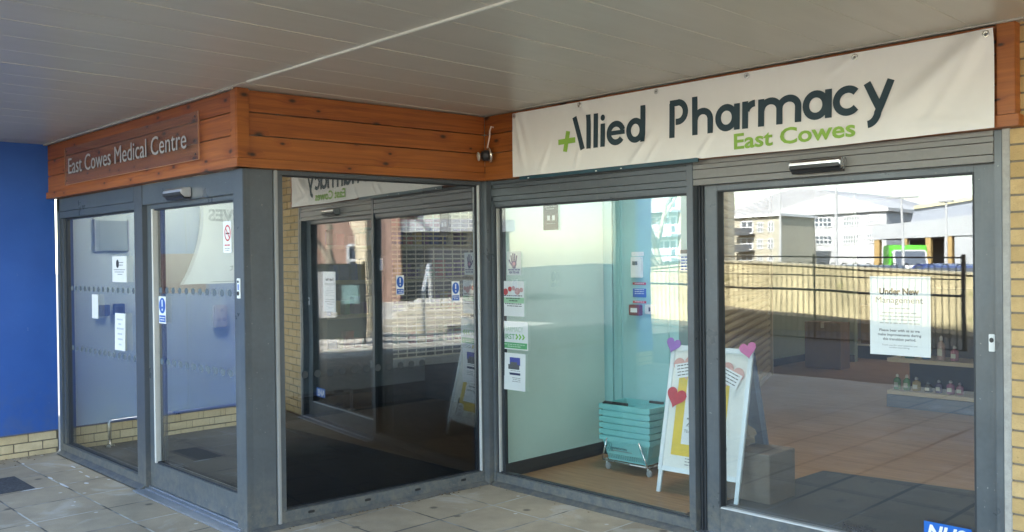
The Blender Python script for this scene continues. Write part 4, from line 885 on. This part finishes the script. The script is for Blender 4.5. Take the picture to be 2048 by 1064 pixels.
for j_ in range(mm_+1):
    for i_ in range(nn_):
        a, e_ = 6.283*i_/nn_, math.pi*j_/mm_; r_ = .085*rr.uniform(.72, 1.12); pb.v.append((1.50+math.cos(a)*math.sin(e_)*r_*1.1, .95+math.sin(a)*math.sin(e_)*r_, .405+math.cos(e_)*r_*.95))
for j_ in range(mm_):
    for i_ in range(nn_): a, b = j_*nn_+i_, j_*nn_+(i_+1) % nn_; pb.f += [(a, b, b+nn_), (a, b+nn_, a+nn_)]
put('packing_paper', pb, pm('kraft_paper', (.36, .27, .18), .8), label='crumpled brown packing paper on top of the floor box', cat='packing paper')
# entrance mat
put('entrance_mat', MB().prism(lambda u, w_, z: Vector((u, z, w_)), [(1.50, .11), (3.39, .11), (3.39, 2.16), (1.60, 1.90)], .004, .014), pm('mat_charcoal', (.030, .038, .050), .95, 0, .3, 90, .6), label='dark ribbed entrance mat just inside the pharmacy door', cat='mat')
# gondola of gift sets
gd = thing('display_shelves', 'dark display unit with pale wood shelf edges inside the pharmacy', 'shelves', (1.3, 5.3, 0))
put('plinth', B_(FW, .72, 1.95, 5.06, 5.5, .004, .135), pm('plinth_slate', (.10, .13, .19), .5), gd)
PW = pm('pale_oak', (.50, .42, .28), .5)
for zz in (.145, .485): put('shelf', B_(FW, .74, 1.60, 5.03, 5.46, zz, zz+.04), PW, gd)
put('back_panel', B_(FW, .80, 1.95, 5.46, 5.5, .135, 1.25), pm('shelf_dark', (.045, .043, .042), .6), gd)
put('end_panel', MB().box(FW, .80, .83, 5.16, 5.46, .525, 1.25), PW, gd)
GB = [('green glass bottle with a pale cap, %s on the lower display shelf', (.16, .33, .12), (.6, .62, .5), .055, .10), ]
def bottle(x, z, r, h, c, cap, label):
    t = thing('bottle', label, 'bottle', (x, 5.14, z)); nm = 'bottle_%d' % (int(x*1000)+int(z*10))
    put('body', MB().lathe((x, 5.14, z+.001), [(r*.9, 0), (r, .01), (r, h*.62), (r*.8, h*.72), (r*.35, h*.78), (r*.35, h*.84)], 16), pm(nm, c, .15), t, smooth=True)
    put('cap', MB().lathe((x, 5.14, z+h*.84), [(r*.42, 0), (r*.42, h*.12), (r*.2, h*.2)], 12), pm(nm+'c', cap, .3), t)
    put('label_patch', MB().box(FW, x-r*.55, x+r*.55, 5.138-r, 5.145-r, z+h*.2, z+h*.5), pm('bottle_label', (.55, .56, .46), .6), t)
for x, r, h, c, cap, lab in ((.80, .036, .155, (.12, .27, .09), (.62, .62, .5), 'green bottle with a pointed pale cap, leftmost on the lower shelf'), (.90, .036, .155, (.12, .27, .09), (.62, .62, .5), 'second green bottle on the lower shelf, beside the amber one'), (1.0, .042, .14, (.38, .30, .12), (.4, .4, .38), 'amber bottle with a silver cap on the lower shelf'),
    (1.12, .04, .10, (.10, .10, .10), (.2, .2, .2), 'squat dark jar in the middle of the lower shelf'), (1.225, .034, .13, (.12, .09, .16), (.4, .4, .4), 'slim plum bottle on the lower shelf'), (1.34, .04, .135, (.30, .13, .22), (.45, .43, .42), 'pink bottle with a silver cap on the lower shelf'), (1.43, .036, .12, (.34, .16, .2), (.3, .25, .28), 'rose bottle at the right end of the lower shelf')): bottle(x, .186, r, h, c, cap, lab)
for x, r, h, c, lab in ((.93, .05, .17, (.05, .18, .16), 'dark teal bottle at the left of the upper shelf'), (1.1, .045, .2, (.06, .16, .34), 'blue bottle on the upper shelf'), (1.25, .04, .24, (.40, .30, .27), 'tall beige bottle on the upper shelf'), (1.38, .04, .15, (.35, .14, .18), 'short pink bottle on the upper shelf')): bottle(x, .526, r, h, c, (.5, .5, .5), lab)
carton(-1.56, -1.02, 7.62, 7.9, .004, .66, 'tall brown cardboard box at the back of the shop', m=pm('brown_card', (.19, .11, .06), .85))
kp = thing('counter', 'low dark plinth counter at the back of the shop', 'counter', (-1, 9.3, 0)); put('plinth', B_(FW, -1.7, .3, 9.2, 9.9, .004, .20), pm('plinth_black', (.02, .025, .03), .5), kp); put('top', B_(FW, -1.72, .32, 9.18, 9.92, .20, .22), PW, kp)
carton(-1.5, -.95, 9.3, 9.7, .222, .82, 'brown carton on the dark plinth, left of the pair', m=MATS['brown_card']); carton(-.85, -.3, 9.3, 9.7, .222, .74, 'brown carton on the dark plinth, right of the pair', m=MATS['brown_card'])

# ---------------------------------------------------------------- outside, behind the viewer: mirrored in the glass
CONC = wall_m('retaining_concrete', (.52, .45, .27))
rw = thing('retaining_wall', 'weathered concrete retaining wall along the car park ramp', 'wall', (-8, -14, 0))
mb = MB()
F14 = lambda u, w_, z: Vector((u, -14+w_, z))
mb.prism(F14, [(-26, -.4), (6, -.4), (6, 1.05), (-1.4, 1.18), (-7.1, 1.46), (-10.2, 1.20), (-14.7, 1.02), (-26, .9)], -.35, 0); put('wall_face', mb, CONC, rw)
put('coping', MB().prism(F14, [(6, 1.05), (6, 1.10), (-1.4, 1.225), (-7.1, 1.505), (-10.2, 1.245), (-14.7, 1.065), (-26, .945), (-26, .9), (-14.7, 1.02), (-10.2, 1.20), (-7.1, 1.46), (-1.4, 1.18)], -.42, .05), pm('coping_stone', (.40, .36, .25), .9, 0, .3, 6), rw)
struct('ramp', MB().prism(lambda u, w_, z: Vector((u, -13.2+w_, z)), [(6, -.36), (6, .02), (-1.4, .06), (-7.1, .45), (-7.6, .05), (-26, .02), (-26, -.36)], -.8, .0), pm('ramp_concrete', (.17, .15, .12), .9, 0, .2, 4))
def fence(name, label, pts, top, hoop, n_per_m, posts):
    t = thing(name, label, 'fence', (pts[0][0], pts[0][1], 0)); m_ = pm('fence_black', (.02, .021, .02), .5)
    a, b = Vector((*pts[0], 0)), Vector((*pts[1], 0)); d = b-a; Ln = d.length; mb = MB(); zb = lambda s: hoop[0]+(hoop[1]-hoop[0])*s
    n = int(Ln*n_per_m); 
    for i in range(0, n, 2):
        s, s2 = i/n, (i+1)/n; p, q = a+d*s, a+d*s2; zt0 = zb(s); mid = (p+q)/2; rr = (q-p).length/2; Z = Vector((0, 0, 1))
        mb.tube([p+Z*(zt0-1.5), p+Z*(zt0-rr)]+[mid+(p-mid)*math.cos(R(an_))+Z*(zt0-rr+rr*math.sin(R(an_))) for an_ in (30, 60, 90, 120, 150)]+[q+Z*(zt0-rr), q+Z*(zt0-1.5)], .009, 5)
    put('hoop_bars', mb, m_, t)
    Z = Vector((0, 0, 1)); rl = MB()
    for off, r_ in ((.105, .015), (-.25, .012), (-.52, .024), (-1.42, .014)): rl.tube([a+Z*(zb(0)+off), b+Z*(zb(1)+off)], r_, 6)
    put('rail', rl, m_, t)
    for s in posts: p = a+d*s; pr_ = .028 if s == 0 else .017; put('post', MB().box(FW, p.x-pr_, p.x+pr_, p.y-pr_, p.y+pr_, -.2, zb(s)+.16), m_, t)
fence('hoop_top_fence', 'black hoop topped steel fence in front of the retaining wall', ((-.62, -11.0), (-14.0, -12.6)), 0, (1.43, 1.60), 8.5, (0., .21, .42, .64, .86))
# buildings across the road
WHT = pm('white_render', (.53, .54, .55), .8, 0, .05, .3); GLS = pm('window_glass', (.10, .12, .15), .12); CRM = pm('cream_render', (.46, .43, .34), .8, 0, .05, .3)
SLATE = pm('grey_sheet_roof', (.30, .33, .38), .5, 0, .06, .3)
def win(F, u0, u1, z0, z1, parent, n=6, w_=0.):
    f = put('window', MB().box(F, u0, u1, w_-.2, w_+.03, z0, z1), GLS, parent); mb = MB()
    for i in range(n+1): u = u0+(u1-u0)*i/n; mb.box(F, u-.05, u+.05, w_+.03, w_+.07, z0, z1)
    for zz in (z0, (z0+z1)/2, z1): mb.box(F, u0, u1, w_+.03, w_+.065, zz-.05, zz+.05)
    put('glazing_bars', mb, WHITEM, f)
F70 = lambda u, w_, z: Vector((u, -70+w_, z))
ob_ = thing('office_building', 'two storey white works building with rows of small paned windows', 'building', (-32, -74, -.36))
put('wall', B_(F70, -37.3, -27.3, -9, 0, -.36, 5.2), WHT, ob_); put('roof', MB().prism(F70, [(-37.6, 5.2), (-27.0, 5.2), (-27.0, 5.5), (-31.8, 6.9), (-37.6, 5.6)], -9.2, .3), WHT, ob_)
for u0, u1 in ((-36.8, -34.6), (-34.2, -31.9), (-30.9, -29.6), (-28.9, -27.8)):
    for z0, z1 in ((4.15, 4.95), (2.55, 3.35)): win(F70, u0, u1, z0, z1, ob_, 6)
F90 = lambda u, w_, z: Vector((u, -92+w_, z))
hg = thing('hangar', 'large white shed with a shallow curved roof behind the works building', 'building', (-46, -100, -.36))
HGW = pm('hangar_white', (.40, .41, .43), .8, 0, .05, .3)
put('wall', MB().prism(F90, [(-60, -.36), (-36, -.36), (-36, 6.0), (-38.5, 7.3), (-41, 8.1), (-44, 9.0), (-47, 9.4), (-50, 9.0), (-54, 7.8), (-60, 6.0)], -20, 0), HGW, hg)
put('cladding_band', B_(F90, -59.5, -36.3, .0, .1, 4.3, 4.6), pm('band_grey', (.42, .44, .46), .6), hg)
F60 = lambda u, w_, z: Vector((u, -60+w_, z))
fl = thing('apartment_block', 'cream three storey flats with recessed balconies and railings', 'building', (-35, -63, -.36))
put('wall', B_(F60, -39, -31.4, -6, 0, -.36, 4.75), CRM, fl); put('roof', B_(F60, -39.2, -31.2, -6.2, .3, 4.75, 4.95), WHITEM, fl)
for u in (-38.2, -36.3, -34.4):
    for z in (.6, 2.0, 3.4): put('balcony', MB().box(F60, u-.7, u+.7, 0, .9, z-.12, z).box(F60, u-.7, u+.7, .86, .9, z, z+.5), GREYM, fl); win(F60, u-.5, u+.5, z+.05, z+1.05, fl, 2)
for u in (-33.2, -32.2):
    for z in (.7, 2.1, 3.5): win(F60, u-.25, u+.25, z, z+.8, fl, 2)
F40 = lambda u, w_, z: Vector((u, -42+w_, z))
tr_ = thing('apartment_block', 'tall pale terraced block with glass balconies beside the trees', 'building', (-30, -46, -.36))
put('wall', B_(F40, -38, -28.0, -6, 0, -.36, 6.5), CRM, tr_)
for z in (1.4, 3.0, 4.6): put('balcony', MB().box(F40, -38, -28.0, 0, 1.0, z-.15, z).box(F40, -38, -28.0, .95, 1.0, z, z+.7), pm('pale_balcony', (.40, .41, .42), .4), tr_)
for u in (-36.5, -34.5, -32.5, -30.5, -29):
    for z in (1.5, 3.1, 4.7): win(F40, u-.7, u+.7, z, z+1.1, tr_, 3)
F50 = lambda u, w_, z: Vector((u, -50+w_, z))
wh = thing('warehouse', 'long pale grey warehouse with orange pillars and dark loading openings', 'building', (-14, -56, -.36))
GW = pm('pale_cladding', (.42, .44, .46), .6, 0, .04, .5)
put('wall', MB().prism(F50, [(-19.6, 2.45), (-6, 2.9), (-6, 4.6), (-13.6, 3.85), (-19.6, 3.32)], -6, 0), GW, wh)
put('roof', MB().prism(F50, [(-19.2, 3.4), (-6, 4.7), (-6, 6.2), (-13.6, 5.2), (-18.8, 4.65)], -14, -5), SLATE, wh)
put('eaves_stripe', MB().prism(F50, [(-18.8, 4.55), (-6, 5.9), (-6, 6.15), (-18.8, 4.75)], -5, -4.8), pm('pale_yellow', (.62, .58, .36), .6), wh)
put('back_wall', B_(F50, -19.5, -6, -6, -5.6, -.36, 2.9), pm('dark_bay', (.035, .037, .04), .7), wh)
for u in (-19.3, -17.6, -16.1, -14.9, -12.5, -9.5): put('pillar', B_(F50, u-.16, u+.16, -.4, -.05, -.36, 2.6), pm('orange_pillar', (.42, .29, .12), .6), wh)
put('end_wall', B_(F50, -14.6, -6, -.6, -.1, -.36, 2.8), GW, wh)
def lamp_post(x, y, h, label, heads=1):
    t = thing('lamp_post', label, 'lamp post', (x, y, -.36), 'street lamps by the car park'); put('column', MB().tube([(x, y, -.36), (x, y, h)], .09, 8, .05), pm('galvanised', (.52, .53, .54), .45, .3), t)
    for s in ((-1, 1) if heads == 2 else (1,)): put('lamp_head', MB().box(FW, x+(s*.05 if heads == 2 else -.3), x+s*.75 if heads == 2 else x+.3, y-.1, y+.1, h, h+.08), pm('lamp_grey', (.35, .36, .37), .5), t)
lamp_post(-17.36, -35, 5.0, 'slim lamp post in front of the white works building left end'); lamp_post(-14.5, -35, 6.2, 'tallest lamp post in front of the white works building'); lamp_post(-11.5, -35, 4.05, 'double headed lamp post in front of the warehouse', 2); lamp_post(-9.6, -35, 3.8, 'short lamp post at the right of the warehouse front')
def car(x, y, rot, col, label, van=False):
    t = thing('parked_van' if van else 'parked_car', label, 'van' if van else 'car', (x, y, -.2)); t.rotation_euler.z = rot; t['_local'] = 1
    F = lambda u, w_, z: Vector((u, w_, z)); pn = pm('paint_%d' % int(1000*sum(col)+x*10), col, .25); hw = .88
    prof = [(-2.1, .3), (2.1, .3), (2.15, .62), (2.0, .82), (1.05, .95), (.35, 1.42), (-1.3, 1.45), (-1.95, .98), (-2.15, .9)] if not van else [(-2.6, .35), (2.6, .35), (2.6, .95), (2.2, 1.15), (1.55, 1.95), (.75, 2.0), (.75, 1.0), (-2.6, 1.0)]
    put('body', MB().prism(F, prof, -hw, hw), pn, t, bev=.06)
    gp = [(.95, .98), (.33, 1.36), (-1.25, 1.38), (-1.75, 1.0)] if not van else [(2.0, 1.2), (1.5, 1.82), (.95, 1.82), (.95, 1.2)]
    put('side_window', MB().prism(F, gp, -hw-.006, -hw+.03).prism(F, gp, hw-.03, hw+.006), GLS, t)
    gw = [(1.02, .97), (.36, 1.40), (.39, 1.42), (1.06, .99)] if not van else [(2.17, 1.2), (1.58, 1.9), (1.61, 1.92), (2.21, 1.22)]
    put('windscreen', MB().prism(F, gw, -hw+.1, hw-.1), GLS, t)
    for u in (-1.35, 1.35):
        for s in (-1, 1):
            wlo = put('wheel', MB().lathe((u, s*(hw-.1), .32), [(.2, -.11), (.32, -.1), (.32, .1), (.2, .11)], 16, (0, 1, 0)), BLACK, t); put('hub', MB().lathe((u, s*(hw+.005), .32), [(.19, -.01), (.17, .012)], 12, (0, 1, 0)), STEEL, wlo)
    for s in (-1, 1): put('headlight', MB().box(F, 2.04, 2.14, s*.6-.18, s*.6+.18, .62, .76), PAPER, t, bev=.02)
    if van: put('box_body', B_(F, -2.65, .8, -1.0, 1.0, .95, 2.25), pm('leaf_green', (.10, .45, .04), .4), t, bev=.05)
    return t
car(-15.4, -45, R(62), (.68, .69, .68), 'white cab van with a bright green box body parked beyond the wall', True)
car(-11.2, -26.0, R(15), (.30, .02, .03), 'dark red car parked beyond the wall left of the green van'); car(-8.2, -25.0, R(8), (.02, .03, .05), 'black car nearest the wall, in front of the green van')
car(-6.3, -27.5, R(4), (.03, .06, .22), 'dark blue car right of the green van'); car(-4.9, -24.5, R(-6), (.06, .10, .24), 'mid blue car at the right end of the row'); car(-15.5, -27, R(5), (.62, .63, .64), 'silver white car far left beyond the wall')
def tree(x, y, h, seed, label, z0=-.36):
    t = thing('bare_tree', label, 'tree', (x, y, z0)); rnd = random.Random(seed); tk = MB(); cr = MB()
    def br(p, d, l, r, lev):
        pts = [p]; q = p.copy(); dd = d.copy()
        for i in range(3): dd = (dd+Vector((rnd.gauss(0, .12), rnd.gauss(0, .12), .05))).normalized(); q = q+dd*l/3; pts.append(q.copy())
        (tk if lev == 0 else cr).tube(pts, r, 6 if lev < 2 else 4, r*.62)
        if lev >= 5 or r < .006: return
        for i in range(3 if lev < 4 else 2):
            ax = dd.orthogonal().normalized(); ax.rotate(Matrix.Rotation(rnd.uniform(0, 6.28), 3, dd)); nd = (dd+ax*rnd.uniform(.35, .8)).normalized(); br(pts[rnd.choice((2, 3))], nd, l*rnd.uniform(.62, .82), r*.58, lev+1)
    br(Vector((x, y, z0)), Vector((0, 0, 1)), h*.34, h*.022, 0)
    put('trunk', tk, pm('bark', (.30, .26, .20), .9, 0, .3, 8), t); put('crown', cr, MATS['bark'], t)
tree(-19.8, -20.5, 6.6, 1, 'bare tree left of the fence end with a wide twiggy crown'); tree(-16.4, -20, 5.8, 2, 'bare young tree beside the terraced block'); tree(-12.6, -19.5, 6.8, 3, 'bare tree with a pale trunk nearest the white works building')

# the other way: sunlit corner mirrored twice
PR = bricks
pc = thing('brick_pier', 'sunlit cream brick pier beyond the canopy shadow', 'pier', (11.5, -4.65, 0))
FP = lambda u, w_, z: Vector((11.35+u, -4.40+w_, z))
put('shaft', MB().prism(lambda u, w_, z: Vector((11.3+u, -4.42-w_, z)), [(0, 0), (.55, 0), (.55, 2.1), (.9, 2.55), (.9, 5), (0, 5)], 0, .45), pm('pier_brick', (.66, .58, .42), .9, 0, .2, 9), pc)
mb = MB()
for i in range(62): mb.box(FW, 11.297, 11.86, -4.873, -4.417, .07+i*.075, .078+i*.075)
put('mortar_courses', mb, MORTAR, pc)
nb_ = thing('notice_board', 'dark freestanding notice board with pale papers by the brick pier', 'board', (10.4, -3.5, 0))
na, nb2 = Vector((10.75, -2.95, 0)), Vector((10.20, -3.80, 0)); nd = (nb2-na).normalized(); nn = Vector((nd.y, -nd.x, 0)); FNB = lambda u, w_, z: na+nd*u+nn*w_+Vector((0, 0, z))
put('panel', B_(FNB, 0, 1.0, -.03, .03, .12, 1.55), pm('board_slate', (.09, .105, .10), .6), nb_); put('post', MB().box(FNB, -.06, 0, -.03, .03, 0, 1.6), GREYD, nb_); put('post', MB().box(FNB, 1.0, 1.06, -.03, .03, 0, 1.6), GREYD, nb_)
sg_ = 1 if nn.dot(Vector((-10, 1, 0))) > 0 else -1
put('paper', MB().box(FNB, .15, .5, sg_*.031, sg_*.034, .55, 1.4), PAPER, nb_); put('paper', MB().box(FNB, .62, .88, sg_*.031, sg_*.034, .8, 1.15), pm('aqua_paper', (.35, .55, .55), .7), nb_)
stp = Vector((12.3, -5.3, 0)); sdv = Vector((-.545, -.838, 0)); snv = Vector((.838, -.545, 0)); FST = lambda u, w_, z: stp+sdv*u+snv*w_+Vector((0, 0, z))
mb = MB()
for i in range(4): mb.box(FST, -.2+i*.25, 6, i*.55, 4+i*.3, 0, .13+.14*i)
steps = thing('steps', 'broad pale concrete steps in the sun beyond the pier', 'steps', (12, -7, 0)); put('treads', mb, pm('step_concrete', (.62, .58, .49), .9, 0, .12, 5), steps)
hr = thing('handrail', 'slim white handrail rising along the sunlit steps', 'handrail', (12.4, -6.2, 0)); put('tube', MB().tube([FST(1.0, -.3, 0), FST(1.0, -.3, .9), FST(1.0, .1, 1.0), FST(1.0, 1.9, 1.5), FST(1.0, 2.2, 1.5), FST(1.0, 2.2, .5)], .03, 8), WHITEM, hr)
ph = thing('brick_house', 'pinkish brick gabled house far beyond the steps', 'house', (27, -12, -.36))
hv = Vector((-.58, -.81, 0)); hn = Vector((-.81, .58, 0)); h0 = Vector((30, -7.5, 0)); FH = lambda u, w_, z: h0+hv*u+hn*w_+Vector((0, 0, z))
put('wall', MB().prism(FH, [(0, -.36), (7, -.36), (7, 3.6), (3.5, 6.2), (0, 3.6)], -6, 0), pm('pink_brick', (.45, .29, .22), .9, 0, .15, 4), ph); put('roof', MB().prism(FH, [(-.3, 3.4), (3.5, 6.25), (7.3, 3.4), (7.3, 3.65), (3.5, 6.5), (-.3, 3.65)], -6.2, .25), SLATE, ph)
for u in (1.2, 4.8): win(FH, u, u+1, 1.0, 2.2, ph, 2)
tree(17.2, -6.4, 6.0, 4, 'bare tree in front of the pink brick house', 0); tree(19.6, -12.4, 6.4, 5, 'bare tree behind the sunlit steps', 0)
gh = thing('grey_hall', 'dark grey hall with a white roof edge beyond the steps', 'building', (26, -19, -.36)); h1 = Vector((26.5, -13.2, 0)); FH2 = lambda u, w_, z: h1+hv*u+hn*w_+Vector((0, 0, z)); put('wall', B_(FH2, 0, 14, -6, 0, -.36, 2.7), pm('hall_slate', (.10, .11, .12), .7), gh); put('roof', B_(FH2, -.2, 14.2, -6.2, .3, 2.7, 3.2), WHITEM, gh)
for t, F, u, w_, z in RECESS:      # these positions were measured on the frame face; the glass lies a few centimetres behind it
    if t.name.startswith('management'): w_ += .0915
    cu, cd = {FC: (4.783, 4.39), FA: (4.783, 2.562), FB: (4.007, 5.107)}[F]
    t.location += F(-w_*(u-cu)/cd, 0, -w_*(z-1.62)/cd)-F(0, 0, 0)
for o in list(COL.objects):
    if '_local' in o: del o['_local']
bpy.context.view_layer.update()
